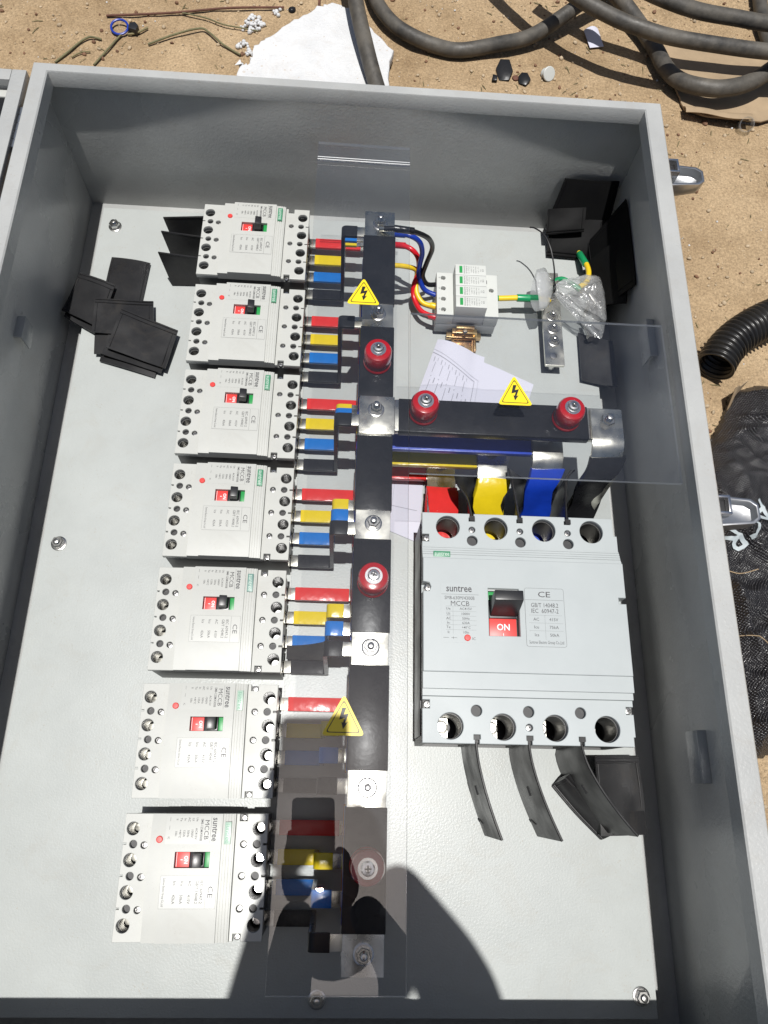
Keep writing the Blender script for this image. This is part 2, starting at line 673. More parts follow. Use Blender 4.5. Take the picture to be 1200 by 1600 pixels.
def plate_obj(name, parts, mats, parent=None, ang=35):
    """parts = list of (loops, z0, z1, bevel)"""
    mb = MB()
    for loops, z0, z1, bv in parts:
        me = curve_mesh(loops, z0, z1, bv)
        mb.add_mesh(me, Matrix.Identity(4))
        bpy.data.meshes.remove(me)
    return mb.obj(name, mats, parent, smooth_ang=ang)


TCACHE = {}


def text_mesh(s, weight=0.0):
    k = (s, weight)
    if k not in TCACHE:
        cu = bpy.data.curves.new('lettering', 'FONT')
        cu.body = s
        cu.size = 1.0
        cu.resolution_u = 2
        cu.align_x = 'CENTER'
        cu.align_y = 'CENTER'
        cu.offset = weight
        o = bpy.data.objects.new('lettering', cu)
        COL.objects.link(o)
        bpy.context.view_layer.update()
        me = bpy.data.meshes.new_from_object(o.evaluated_get(bpy.context.evaluated_depsgraph_get()))
        bpy.data.objects.remove(o)
        bpy.data.curves.remove(cu)
        xs = [v.co.x for v in me.vertices]
        ys = [v.co.y for v in me.vertices]
        w, h = max(xs) - min(xs), max(ys) - min(ys)
        cx, cy = (max(xs) + min(xs)) / 2, (max(ys) + min(ys)) / 2
        for v in me.vertices:
            v.co.x -= cx
            v.co.y -= cy
        TCACHE[k] = (me, w, h)
    return TCACHE[k]


def put_text(mb, s, cx, cy, z, w=None, h=None, rot=0.0, weight=0.0, M=None, surf=None):
    """lettering centred at (cx, cy), total width w and/or height h in mm"""
    me, tw, th = text_mesh(s, weight)
    if w and h:
        sx, sy = w / tw, h / th
    elif w:
        sx = sy = w / tw
    else:
        sx = sy = h / th
    T = Matrix.Translation((cx * S, cy * S, z * S)) @ Matrix.Rotation(radians(rot), 4, 'Z') @ Matrix.Diagonal((sx * S, sy * S, 1, 1))
    if M is not None:
        T = M @ T
    n0 = len(mb.bm.verts)
    mb.add_mesh(me, T)
    if surf:                                  # printing follows a curved face
        mb.bm.verts.ensure_lookup_table()
        for v in mb.bm.verts[n0:]:
            v.co.z = surf(v.co.x / S, v.co.y / S) * S


def tag(o, label, cat, group=None, kind=None):
    if label:
        o['label'] = label
    if cat:
        o['category'] = cat
    if group:
        o['group'] = group
    if kind:
        o['kind'] = kind
    return o


def thing(name, label, cat, loc=(0, 0, 0), rz=0.0, group=None):
    o = bpy.data.objects.new(name, None)
    o.empty_display_size = .02
    COL.objects.link(o)
    o.location = (loc[0] * S, loc[1] * S, loc[2] * S)
    o.rotation_euler = (0, 0, rz)
    return tag(o, label, cat, group)


def dup(root, loc, rz, label, group=None):
    r = root.copy()
    COL.objects.link(r)
    r.location = (loc[0] * S, loc[1] * S, loc[2] * S)
    r.rotation_euler = (0, 0, rz)
    r['label'] = label
    if group:
        r['group'] = group
    for ch in list(root.children):
        c = ch.copy()
        COL.objects.link(c)
        c.parent = r
        for g in ch.children:
            d = g.copy()
            COL.objects.link(d)
            d.parent = c
    return r


def structure(o):
    o['kind'] = 'structure'
    return o


def arc3(pts, sub=6):
    return smooth(pts, sub)


def bolt_mb(mb, cx, cy, z, r=6.5, h=5.5, stud=6, washer=8.5, ph=0.2):
    """washer, chamfered hex nut, threaded stud end"""
    mb.lathe(cx, cy, [(washer, z), (washer, z + 1.4), (washer - .5, z + 1.7)], 28)
    mb.lathe(cx, cy, [(washer * .82, z + 1.7), (washer * .82, z + 3.0)], 20)
    mb.lathe(cx, cy, [(r, z + 3.0), (r, z + 3.0 + h * .85), (r * .88, z + 3.0 + h)], 6, ph=ph)
    pr = []
    zz = z + 3.0 + h
    rr = r * .52
    for k in range(int(stud / 1.2)):
        pr += [(rr, zz), (rr * .86, zz + .6)]
        zz += 1.2
    pr += [(rr * .8, zz), (rr * .5, zz + .4)]
    mb.lathe(cx, cy, pr, 16)


def screw_mb(mb, cx, cy, z, r=3.4, ph=.3):
    """pan head with a cross recess made of two sunk bars"""
    mb.lathe(cx, cy, [(r, z), (r, z + .8), (r * .8, z + 1.5), (r * .35, z + 1.7)], 18)


def cross_mb(mb, cx, cy, z, r, ph=.3):
    for a in (ph, ph + pi / 2):
        M = Matrix.Translation((cx, cy, 0)) @ Matrix.Rotation(a, 4, 'Z')
        mb.box(-r * .75, r * .75, -r * .13, r * .13, z, z + .12, M)


# ------------------------------------------------------------------ ground
GZ = -36.0


def ground_z(x, y):
    p = Vector((x * S, y * S, 0))
    z = GZ + 7 * noise.noise(p * 4.2) + 3.2 * noise.noise(p * 15) + 1.6 * noise.noise(p * 42 + Vector((3, 1, 0)))
    if -60 < x < 850 and 0 < y < 1160:
        z = min(z, GZ + 1.0)
    return z


def axis(a, b, step, far, n):
    core = []
    x = a
    while x < b:
        core.append(x)
        x += step
    core.append(b)
    lo = [a - (far * (k / n) ** 2.6 + step * k) for k in range(n, 0, -1)]
    hi = [b + (far * (k / n) ** 2.6 + step * k) for k in range(1, n + 1)]
    return lo + core + hi


def build_ground():
    xs = axis(-420, 1260, 9, 30000, 16)
    ys = axis(-620, 1760, 9, 30000, 16)
    vs = []
    for y in ys:
        for x in xs:
            vs.append((x * S, y * S, ground_z(x, y) * S))
    W = len(xs)
    fs = [(j * W + i, j * W + i + 1, j * W + i + W + 1, j * W + i + W) for j in range(len(ys) - 1) for i in range(W - 1)]
    me = bpy.data.meshes.new('sandy_ground')
    me.from_pydata(vs, [], fs)
    me.polygons.foreach_set('use_smooth', [True] * len(me.polygons))
    me.materials.append(SAND)
    o = bpy.data.objects.new('sandy_ground', me)
    COL.objects.link(o)
    structure(o)


build_ground()


def stones(name, n, r0, r1, m, seed, label):
    rnd = random.Random(seed)
    vs, fs = [], []
    base = [Vector(p) for p in ((1, 0, 0), (-1, 0, 0), (0, 1, 0), (0, -1, 0), (0, 0, 1), (0, 0, -1))]
    tri = [(0, 2, 4), (2, 1, 4), (1, 3, 4), (3, 0, 4), (2, 0, 5), (1, 2, 5), (3, 1, 5), (0, 3, 5)]
    k = 0
    while k < n:
        x, y = rnd.uniform(-300, 1240), rnd.uniform(-60, 1740)
        if -70 < x < 850 and -20 < y < 1190:
            continue
        r = r0 + (r1 - r0) * rnd.random() ** 3
        z = ground_z(x, y) + r * .25
        R = Euler((rnd.uniform(0, 6), rnd.uniform(0, 6), rnd.uniform(0, 6))).to_matrix()
        b0 = len(vs)
        pts = {}

        def vert(p):
            key = tuple(round(c, 4) for c in p)
            if key not in pts:
                q = p.normalized()
                q = R @ Vector((q.x * rn[0], q.y * rn[1], q.z * rn[2])) * r * (1 + .25 * noise.noise(q * 2 + Vector((k, 0, 0))))
                pts[key] = len(vs)
                vs.append(((x + q.x) * S, (y + q.y) * S, (z + q.z * .8) * S))
            return pts[key]
        rn = (1, rnd.uniform(.6, 1), rnd.uniform(.5, .9))
        for a, b, c in tri:
            A, B, C = base[a], base[b], base[c]
            ab, bc, ca = (A + B) / 2, (B + C) / 2, (C + A) / 2
            for t in ((A, ab, ca), (ab, B, bc), (ca, bc, C), (ab, bc, ca)):
                fs.append(tuple(vert(p) for p in t))
        k += 1
    me = bpy.data.meshes.new(name)
    me.from_pydata(vs, [], fs)
    me.polygons.foreach_set('use_smooth', [True] * len(me.polygons))
    me.materials.append(m)
    o = bpy.data.objects.new(name, me)
    COL.objects.link(o)
    tag(o, label, 'gravel', kind='stuff')


stones('gravel', 3400, .9, 5.0, STONE, 3, 'pale grit scattered over the brown sand')
stones('dark_gravel', 900, .9, 5.5, STONE2, 5, 'dark brown grit scattered over the sand')
stones('foam_crumbs', 330, .9, 3.0, FOAM, 8, 'white foam crumbs scattered over the sand')



def straw(n, seed):
    rnd = random.Random(seed)
    m = MB()
    k = 0
    while k < n:
        x, y = rnd.uniform(-300, 1240), rnd.uniform(-60, 1740)
        if -70 < x < 850 and -20 < y < 1190:
            continue
        a, l = rnd.uniform(0, pi), rnd.uniform(4, 18)
        z = ground_z(x, y)
        p = [(x - l * cos(a) / 2, y - l * sin(a) / 2, z + .5), (x + rnd.uniform(-1, 1), y + rnd.uniform(-1, 1), z + 2), (x + l * cos(a) / 2, y + l * sin(a) / 2, z + 1)]
        m.tube(p, rnd.uniform(.35, .8), 4, 0)
        k += 1
    o = m.obj('straw_litter', TWIG)
    tag(o, 'fine dry stalk litter scattered over the sand', 'litter', kind='stuff')


straw(420, 21)

# ------------------------------------------------------------------ enclosure
H = 210.0
X0, X1, Y0, Y1 = -16.0, 797.0, 27.0, 1137.0     # outer rim
IX0, IX1, IY0, IY1 = 4.0, 774.0, 54.0, 1123.0   # inner edge of the folded rim
ZF = -32.0


def build_enclosure():
    t = thing('enclosure', 'large open pale grey steel electrical cabinet lying on its back on the sand', 'cabinet', (390, 580, ZF - 4))
    off = Matrix.Translation((-390, -580, -(ZF - 4)))

    def fin(mb, name, bev=.8, m=BOX):
        o = mb.obj(name, m, t, bevel=bev)
        o.matrix_parent_inverse = Matrix.Translation((-.390, -.580, -(ZF - 4) * S))
        return o
    fin(MB().box(X0 + 2, X1 - 2, Y0 + 2, Y1 - 2, ZF - 2, ZF), 'back_panel', .3)
    fin(MB().box(X0 + .5, X0 + 2.5, Y0 + 2.6, Y1 - 2.6, ZF - 3, H - 2.2), 'side_wall', .2)
    fin(MB().box(X1 - 2.5, X1 - .5, Y0 + 2.6, Y1 - 2.6, ZF - 3, H - 2.2), 'side_wall', .2)
    fin(MB().box(X0 + .5, X1 - .5, Y0 + .5, Y0 + 2.5, ZF - 3, H - 2.2), 'side_wall', .2)
    fin(MB().box(X0 + .5, X1 - .5, Y1 - 2.5, Y1 - .5, ZF - 3, H - 2.2), 'side_wall', .2)
    # folded rim: top flange plus a turned-down inner lip, swept round the opening
    prof = [(0, 0), (0, 5), (1.5, 6.8), (18.5, 6.8), (20, 5.2), (20, -16), (18.4, -16), (18.4, 4.2), (17.4, 5), (2.6, 5), (1.8, 4), (1.8, 0)]
    mb = MB()
    cor = [(X0, Y0), (X1, Y0), (X1, Y1), (X0, Y1)]
    inn = [(IX0, IY0), (IX1, IY0), (IX1, IY1), (IX0, IY1)]
    rings = []
    for (ox, oy), (ix, iy) in zip(cor, inn):
        rings.append([mb.v(ox + (ix - ox) * d / 20, oy + (iy - oy) * d / 20, H - 6.8 + z) for d, z in prof])
    for k in range(4):
        A, B = rings[k], rings[(k + 1) % 4]
        for i in range(len(prof)):
            j = (i + 1) % len(prof)
            mb._face([A[i], A[j], B[j], B[i]])
    fin(mb, 'rim', 0)
    # lock-bar brackets on the side walls
    for x, y, sx, ln in ((X0 + 3, 806, 1, 30), (X1 - 3, 836, -1, 56), (X1 - 3, 318, -1, 54)):
        mb = MB()
        xa, xb = sorted((x - sx * .2, x + sx * 10))
        z = 102
        mb.box(xa, xb, y - ln / 2, y + ln / 2, z + 14, z + 16)
        mb.box(xb - 2 if sx > 0 else xa, xb if sx > 0 else xa + 2, y - ln / 2, y + ln / 2, z - 12, z + 13.8)
        mb.box(xa, xb - 2.1 if sx > 0 else xb, y + ln / 2 - 4, y + ln / 2 - 2, z - 10, z + 13.8) if sx > 0 else mb.box(xa + 2.1, xb, y + ln / 2 - 4, y + ln / 2 - 2, z - 10, z + 13.8)
        fin(mb, 'bracket', .5)
    # square and round punched holes in the right wall (dark plates stand in for the shaded openings)
    for y, z, s in ((116, 158, 9), (96, 158, 9), (1040, 150, 5), (1022, 150, 5)):
        fin(MB().box(X1 - 3.1, X1 - 2.45, y - s / 2, y + s / 2, z - s / 2, z + s / 2), 'hole_patch', 0, HOLE)
    # toggle latches outside the right wall
    for y in (1047, 574):
        tr = MB()
        xa, xb, w, zt, zb = X1 + 1, X1 + 60, 19, 180, 158
        outer = [(xa, y - w), (xb - 8, y - w + 5), (xb, y - w + 11), (xb, y + w - 10), (xb - 8, y + w - 4), (xa, y + w)]
        inner = [(xa + 1, y - w + 3), (xb - 10, y - w + 8), (xb - 3, y - w + 13), (xb - 3, y + w - 12), (xb - 10, y + w - 7), (xa + 1, y + w - 3)]
        n = len(outer)
        oz = lambda p: zb + (p[0] - xa) / (xb - xa) * 12 - 4
        a = [tr.v(p[0], p[1], oz(p)) for p in outer]
        b = [tr.v(p[0], p[1], zt) for p in outer]
        c = [tr.v(p[0], p[1], zt) for p in inner]
        d = [tr.v(p[0], p[1], zt - 14) for p in inner]
        tr._face(a[::-1])
        tr._face(d)
        for i in range(n):
            j = (i + 1) % n
            tr._face([a[i], a[j], b[j], b[i]])
            tr._face([b[i], b[j], c[j], c[i]])
            tr._face([c[i], c[j], d[j], d[i]])
        lt = fin(tr, 'latch', .5, LATCH)
        hk = MB()
        hx = X1 + 1
        hk.box(hx, hx + 20, y + 10, y + 13, zt - 12, zt + 14)
        hk.box(hx, hx + 20, y - 9, y - 6, zt - 12, zt + 14)
        hk.box(hx + 17, hx + 20, y - 6, y + 10, zt - 12, zt + 14)
        for ob, mm, nm in ((hk, CHROME, 'latch_hook'),
                           (MB().box(hx + 1, hx + 16.8, y - 5.9, y + 9.9, zt - 11, zt + 6), HOLE, 'latch_block'),
                           (MB().box(X1 - .4, X1 + 3, y - 17, y + 17, zt - 30, zt - 2), LATCH, 'latch_base')):
            o = ob.obj(nm, mm, lt, bevel=.5)
    # small hanging lug on the far side
    lug = MB().box(668, 690, Y1, Y1 + 7, 150, 196)
    fin(lug, 'wall_lug', 1.5)


build_enclosure()


def build_door():
    t = thing('cabinet_door', 'pale grey steel cabinet door swung open on the left hinge', 'door', (-40, 560, 185))

    def fin(mb, name, m, bev=.6):
        o = mb.obj(name, m, t, bevel=bev)
        o.matrix_parent_inverse = Matrix.Translation((.040, -.560, -.185))
        return o
    xa, xb, ya, yb, zb, zt = -860, -23, 28, 1126, 183, 207
    fin(MB().box(xa, xb, ya, yb, zb, zb + 2), 'door_panel', BOX, .3)
    fr = MB()
    for a in ((xb - 18, xb, ya, yb), (xa, xa + 18, ya, yb), (xa + 18.1, xb - 18.1, yb - 18, yb), (xa + 18.1, xb - 18.1, ya, ya + 18)):
        fr.box(*a, zb + 2.1, zt)
    fin(fr, 'door_frame', BOX, 1.5)
    fin(MB().box(xa + 22, xb - 22, yb - 34, yb - 22, zb + 2.1, zb + 12), 'gasket', WHITE, 2)
    fin(MB().box(xa + 22, xb - 34, ya + 40, yb - 42, zb + 2.1, zb + 9), 'dark_infill', HEAT, 3)  # dark panel filling the door interior
    fin(MB().box(xb - 33.6, xb - 22, ya + 22, yb - 22, zb + 2.1, zb + 10), 'gasket', HEAT, 2)
    hg = MB()
    for k in range(5):
        M = Matrix.Translation((-20.2, 1004 + k * 13, 198)) @ Matrix.Rotation(-pi / 2, 4, 'X')
        hg.lathe(0, 0, [(4.2, 0), (5.2, .8), (5.2, 11.6), (4.2, 12.4)], 18, M)
    fin(hg, 'hinge', LATCH, 0)


build_door()

# ------------------------------------------------------------------ mounting plate


def build_plate():
    t = thing('mounting_plate', 'pale grey steel mounting plate carrying all the breakers', 'plate', (388, 575, 0))
    inv = Matrix.Translation((-.388, -.575, 0))
    p = MB()
    p.box(27, 750, 60, 1090, -2.5, 0)
    p.box(18, 758, 51.6, 1098.8, -4, -.35)
    p.box(18, 20, 51.6, 1098.8, -20, -4.1)
    p.box(756, 758, 51.6, 1098.8, -20, -4.1)
    p.box(20.1, 755.9, 1096.8, 1098.8, -20, -4.1)
    p.box(20.1, 755.9, 51.6, 53.6, -20, -4.1)
    o = p.obj('plate_panel', PLATE, t, bevel=.3)
    o.matrix_parent_inverse = inv
    for k, (x, y) in enumerate(((40, 1064), (39, 565), (389, 69), (741, 73))):
        b = MB()
        bolt_mb(b, x, y, 0, 7.5, 6, 4.5, 9.5, ph=.2 + k)
        b.lathe(x, y, [(6, -28), (6, -4.2)], 12)
        o = b.obj('bolt', STEEL, t)
        o.matrix_parent_inverse = inv


build_plate()

# ------------------------------------------------------------------ small circuit breakers
LEVEL = {'red': 25.0, 'yellow': 70.0, 'blue': 115.0, 'black': 160.0}
SLEEVE = {'red': RED, 'yellow': YEL, 'blue': BLUE, 'black': HEAT}
POLE = {'red': 45, 'yellow': 15, 'blue': -15, 'black': -45}


def bowed(mb, xs, ys, zf, zlow, hole=None):
    """a curved cover panel with one rectangular opening"""
    V = {}

    def g(i, j, low=False, zl=None):
        k = (i, j, low)
        if k not in V:
            V[k] = mb.v(xs[i], ys[j], zlow if low else zf(xs[i], ys[j]))
        return V[k]
    nx, ny = len(xs) - 1, len(ys) - 1
    inh = lambda i, j: hole and xs[i] >= hole[0] - .01 and xs[i + 1] <= hole[1] + .01 and ys[j] >= hole[2] - .01 and ys[j + 1] <= hole[3] + .01
    for i in range(nx):
        for j in range(ny):
            if inh(i, j):
                for (a, b, ii, jj) in (((i, j), (i + 1, j), 0, -1), ((i + 1, j), (i + 1, j + 1), 1, 0), ((i + 1, j + 1), (i, j + 1), 0, 1), ((i, j + 1), (i, j), -1, 0)):
                    if not inh(i + ii, j + jj):
                        mb._face([g(*a), g(*b), g(*b, True), g(*a, True)])
                continue
            mb._face([g(i, j), g(i + 1, j), g(i + 1, j + 1), g(i, j + 1)])
    for i in range(nx):
        mb._face([g(i, 0, True), g(i + 1, 0, True), g(i + 1, 0), g(i, 0)])
        mb._face([g(i, ny), g(i + 1, ny), g(i + 1, ny, True), g(i, ny, True)])
    for j in range(ny):
        mb._face([g(0, j), g(0, j + 1), g(0, j + 1, True), g(0, j, True)])
        mb._face([g(nx, j, True), g(nx, j + 1, True), g(nx, j + 1), g(nx, j)])


def frange(a, b, n):
    return [a + (b - a) * k / n for k in range(n + 1)]


def build_breaker():
    t = thing('circuit_breaker', 'x', 'breaker', (260, 993.5, 0))
    hw = 59.5
    poles = (45, 15, -15, -45)
    # grey base: open terminal wells
    loops = [[(-72, -58.6), (72.5, -58.6), (72.5, 58.6), (-72, 58.6)]]
    loops += [circ(-65.0, y, 6.0, 20) for y in poles] + [circ(65.0, y, 6.6, 20) for y in poles]
    b = MB()
    me = curve_mesh(loops, 30, 61.8, 0)
    b.add_mesh(me, Matrix.Identity(4))
    b.box(-50, 50, -58.6, 58.6, .4, 29.9)
    for y0, y1 in ((-58.6, -52.5), (-37.5, -22.5), (-7.5, 7.5), (22.5, 37.5), (52.5, 58.6)):
        b.box(-72, -50.1, y0, y1, .4, 29.9)
        b.box(50.1, 72.5, y0, y1, .4, 29.9)
    b.obj('base', BASE, t, smooth_ang=30)
    # white cover
    small_l = [circ(-63.4, y, 4.0, 16) for y in (30, 0, -30)]
    small_r = [circ(63.4, y, 4.0, 16) for y in (30, 0, -30)]
    scr_l = [circ(-52.4, y - 1.0, 3.5, 14) for y in (30, 0, -30)]
    scr_r = [circ(49.6, y, 3.5, 14) for y in (30, 0, -30)]
    left = [[(-74, -hw), (-45, -hw), (-45, hw), (-74, hw), (-74, 31.4), (-70.6, 31.4), (-70.6, 29.6), (-74, 29.6),
             (-74, 1.4), (-70.6, 1.4), (-70.6, -.4), (-74, -.4), (-74, -28.6), (-70.6, -28.6), (-70.6, -30.4), (-74, -30.4)]]
    left += [circ(-65, y, 6.6) for y in poles] + small_l + scr_l
    right = [[(41, -hw), (44.5, -hw), (44.5, -hw + 7), (52.5, -hw + 7), (52.5, -hw), (74, -hw), (74, -31), (70, -31), (70, -29), (74, -29), (74, -1), (70, -1), (70, 1), (74, 1), (74, 29), (70, 29), (70, 31),
              (74, 31), (74, hw), (52.5, hw), (52.5, hw - 7), (44.5, hw - 7), (44.5, hw), (41, hw)]]
    right += [circ(65, y, 6.6) for y in poles] + small_r + scr_r
    cv = MB()
    for lp in (left, right):
        me = curve_mesh(lp, 62, 70, .45)
        cv.add_mesh(me, Matrix.Identity(4))
    zc = lambda x, y: 80.5 - 3.2 * (abs(y) / hw) ** 2.4
    bowed(cv, [-44.9, -31.1], frange(-hw, hw, 14), lambda x, y: zc(x, y) - 3.2, 62)
    ys = frange(-hw, 8.4, 8) + frange(8.4, 23.5, 3)[1:] + frange(23.5, hw, 5)[1:]
    bowed(cv, [-31, -18, 17.5, 28], ys, zc, 62, hole=(-18, 17.5, 8.4, 23.5))
    x = 28.1
    for w, d in ((2.4, 2.4), (.7, 3.4), (2.2, 2.4), (.7, 3.6), (2.2, 2.8), (.7, 4.0), (2.2, 3.2), (.7, 4.4), (.9, 3.6)):
        bowed(cv, [x, x + w - .02], frange(-hw, hw, 12), lambda xx, y, d=d: zc(xx, y) - d, 62)
        x += w
    cv.obj('cover', WHITE, t, smooth_ang=30)
    # floors under the small recesses and the mounting screws
    for x_ in (-63.4, 63.4):
        for y in (30, 0, -30):
            fl = MB()
            fl.lathe(x_, y, [(3.6, 61.9), (3.6, 62.6)], 14)
            fl.obj('recess_floor', HOLE, t)
    for x_, y in [(-52.4, yy - 1) for yy in (30, 0, -30)] + [(49.6, yy) for yy in (30, 0, -30)] + [(48.5, 55.5), (48.5, -55.8)]:
        sc = MB()
        screw_mb(sc, x_, y, 65.5 if abs(y) < 50 else 64, 3.1)
        o = sc.obj('screw', STEEL, t)
        cr = MB()
        cross_mb(cr, x_, y, (67.2 if abs(y) < 50 else 65.7), 2.4, .5)
        cr.obj('cross_slot', HOLE, o)
    # terminal screws
    for y in poles:
        ts = MB()
        ts.lathe(65, y, [(5.2, 20), (5.2, 33), (4.4, 34.5), (4.4, 35), (2.4, 35), (2.2, 32.5)], 18)
        ts.obj('terminal_screw', CHROME, t)
        tp = MB().box(-71.5, -58, y - 3.6, y + 3.6, 38, 40)
        tp.obj('terminal_tab', TIN, t, bevel=.3)
    # rating labels: thin raised film with printing
    Lz = lambda x_, y: zc(x_, y)
    for (xa, xb, ya, yb) in ((-29.5, 26.5, 30.8, 57.6), (-29.8, 26.2, -28.5, 1.2)):
        rr = MB()
        n = 10
        top = [[rr.v(x_, y, Lz(x_, y) + .18) for y in frange(ya, yb, n)] for x_ in (xa, xb)]
        for k in range(n):
            rr._face([top[0][k], top[1][k], top[1][k + 1], top[0][k + 1]])
        lab = rr.obj('rating_label', LABEL, t)
        if ya > 20:
            lab_a = lab
    tx = MB()

    def w(s, x_, y, ww=None, h=None, wt=0.0):
        put_text(tx, s, x_, y, 80, ww, h, -90, wt, surf=lambda a, b: Lz(a, b) + .34)

    def line(xa, xb, ya, yb, wd=.25):
        n = max(1, int(abs(yb - ya) / 3))
        ys_ = frange(min(ya, yb) - wd / 2, max(ya, yb) + wd / 2, n)
        L_ = [tx.v(min(xa, xb) - wd / 2, q, Lz(0, q) + .34) for q in ys_]
        R_ = [tx.v(max(xa, xb) + wd / 2, q, Lz(0, q) + .34) for q in ys_]
        for k in range(n):
            tx._face([L_[k], R_[k], R_[k + 1], L_[k + 1]])
    w('suntree', 20.4, 44.5, 22.5, 5.2, .012)
    w('MCCB', 12.2, 44.2, 18.5, 4.6)
    w('SM8-125M/4300B', 7.0, 44.2, 21, 2.6, .005)
    for k, (a, c) in enumerate((('Ue', 'AC415V'), ('Ui', '1000V'), ('AC', '50Hz'), ('In', '125A'), ('Te', '+40°C'), ('Ii', '10In'))):
        xx = 1.8 - k * 4.1
        w(a, xx, 54, h=2.2, wt=.004)
        w(c, xx, 40.5, h=2.2, wt=.004)
    w('IC', -25.8, 36.5, h=1.8)
    line(-25.8, -25.8, 52.5, 56)
    line(-25.8, -25.8, 44.5, 48)
    line(16.3, 16.3, 31.5, 57, .2)
    tx.obj('label_print', INK, lab_a, smooth_ang=0)
    tx = MB()
    w('CE', 20.6, -13.5, 10.5, 5.0)
    line(15.8, 15.8, -28, .6, .2)
    w('IEC 60947-2', 11.6, -13.5, 21, 3.0)
    w('GB/T 14048.2', 7.0, -13.5, 21, 3.0)
    for k, (a, c) in enumerate((('AC', '415V'), ('Icu', '50kA'), ('Ics', '42kA'))):
        xx = -.4 - k * 7.6
        w(a, xx, -5.5, h=2.8)
        w(c, xx, -20, h=2.8)
    w('Suntree Electric Group Co.,Ltd', -26.4, -13.6, 26, 3.0)
    for (xa, xb, ya, yb) in ((-29.8, 26.2, -28.5, 1.2),):
        line(xa, xb, ya, ya, .12)
        line(xa, xb, yb, yb, .12)
        line(xa, xa, ya, yb, .12)
        line(xb, xb, ya, yb, .12)
    tx.obj('label_print', INK, lab, smooth_ang=0)
    # trip button
    tb = MB()
    tb.lathe(-35.5, 35.0, [(3.4, 74), (3.4, 77.6), (2.6, 78.3), (0, 78.4)], 18)
    tb.obj('trip_button', REDF, t)
    # brand badge on the ridges
    bd = MB().box(30.6, 37.2, 30.5, 51.8, 74, 79.6)
    bo = bd.obj('brand_badge', GREEN, t, bevel=.3)
    bt = MB()
    put_text(bt, 'suntree', 33.9, 41.1, 79.7, 18.6, 4.0, -90, .006)
    bt.obj('badge_print', INKP, bo, smooth_ang=0)
    # toggle window: dark floor, ON flag, green flag, lever
    MB().box(-17.9, 17.4, 8.5, 23.4, 63, 72).obj('toggle_well', HOLE, t)
    fo = MB().box(-17.3, -3.5, 8.9, 23.0, 72.1, 76.2).obj('on_flag', REDF, t, bevel=.3)
    ft = MB()
    put_text(ft, 'ON', -6.9, 15.8, 76.4, 7.4, 3.8, -90, .02)
    ft.box(-12.4, -10.2, 15.4, 16.1, 76.3, 76.4)
    ft.box(-16.6, -16.2, 9.4, 22.6, 76.3, 76.4)
    ft.obj('flag_print', INKW, fo, smooth_ang=0)
    MB().box(12.2, 17.0, 8.9, 23.0, 72.1, 76.6).obj('off_flag', GREENB, t, bevel=.3)
    lv = MB()
    lv.prism([(-3.2, 8.8), (11.9, 8.8), (11.9, 23.1), (-3.2, 23.1)], 72.05, 77.5)
    M = Matrix.Translation((4.6, 16, 77.4)) @ Matrix.Rotation(radians(7), 4, 'Y')
    lv.box(-4.4, 4.4, -6.2, 6.2, 0, 17.5, M)
    lv.obj('lever', BLK, t, bevel=.9)
    return t


ORD = ['topmost', 'second from the top', 'third from the top', 'fourth, middle', 'fifth from the top', 'sixth, last but one', 'lowest']
BY = [993.5, 857.5, 725.0, 592.6, 460.2, 327.0, 193.0]
BX = [259.2, 260.0, 260.4, 260.7, 259.6, 259.1, 257.6]
BR = [radians(-.3), radians(-.3), radians(-.4), radians(-.1), radians(.3), radians(.8), radians(.7)]
BLAB = ['topmost small white breaker, black barrier sheets at its left end',
        'second small white breaker down, beside the loose black sheets',
        'third small white breaker down, level with the horizontal busbar',
        'fourth small white breaker down, middle one of the column',
        'fifth small white breaker down, black curved sheet at its blue feeder',
        'sixth small white breaker down, beside the lowest yellow warning triangle',
        'lowest small white breaker, right end lying in the photographer\'s shadow']
BG = 'small breakers in the left column'
br0 = build_breaker()
breakers = [br0]
for k in range(7):
    if k == 0:
        br0.location = (BX[0] * S, BY[0] * S, 0)
        br0.rotation_euler = (0, 0, BR[0])
        br0['label'] = BLAB[0]
        br0['group'] = BG
    else:
        breakers.append(dup(br0, (BX[k], BY[k], 0), BR[k], BLAB[k], BG))

# the badges of the lower three are paler
BADGE2 = mat('pale_teal_badge', (.13, .24, .21), .4)
BADGE3 = mat('pale_green_badge', (.33, .45, .37), .35)
for k, m_ in ((4, BADGE2), (5, BADGE3), (6, BADGE3)):
    for ch in breakers[k].children:
        if ch.name.startswith('brand_badge'):
            ch.data = ch.data.copy()
            ch.data.materials[0] = m_
            if k > 4:
                for g in ch.children:
                    g.data = g.data.copy()
                    g.data.materials[0] = GREEN

# ------------------------------------------------------------------ busbars
BOLTY = [955, 820, 688, 551, 416, 281, 140.5]
FLAT = {'red': 524, 'yellow': 583, 'blue': 642, 'black': 699}
DESC = {'black': 'black sleeved neutral busbar lying topmost of the stack', 'blue': 'blue sleeved busbar just beneath the black one',
        'yellow': 'yellow sleeved busbar beneath the blue one', 'red': 'red sleeved busbar lowest of the stack'}


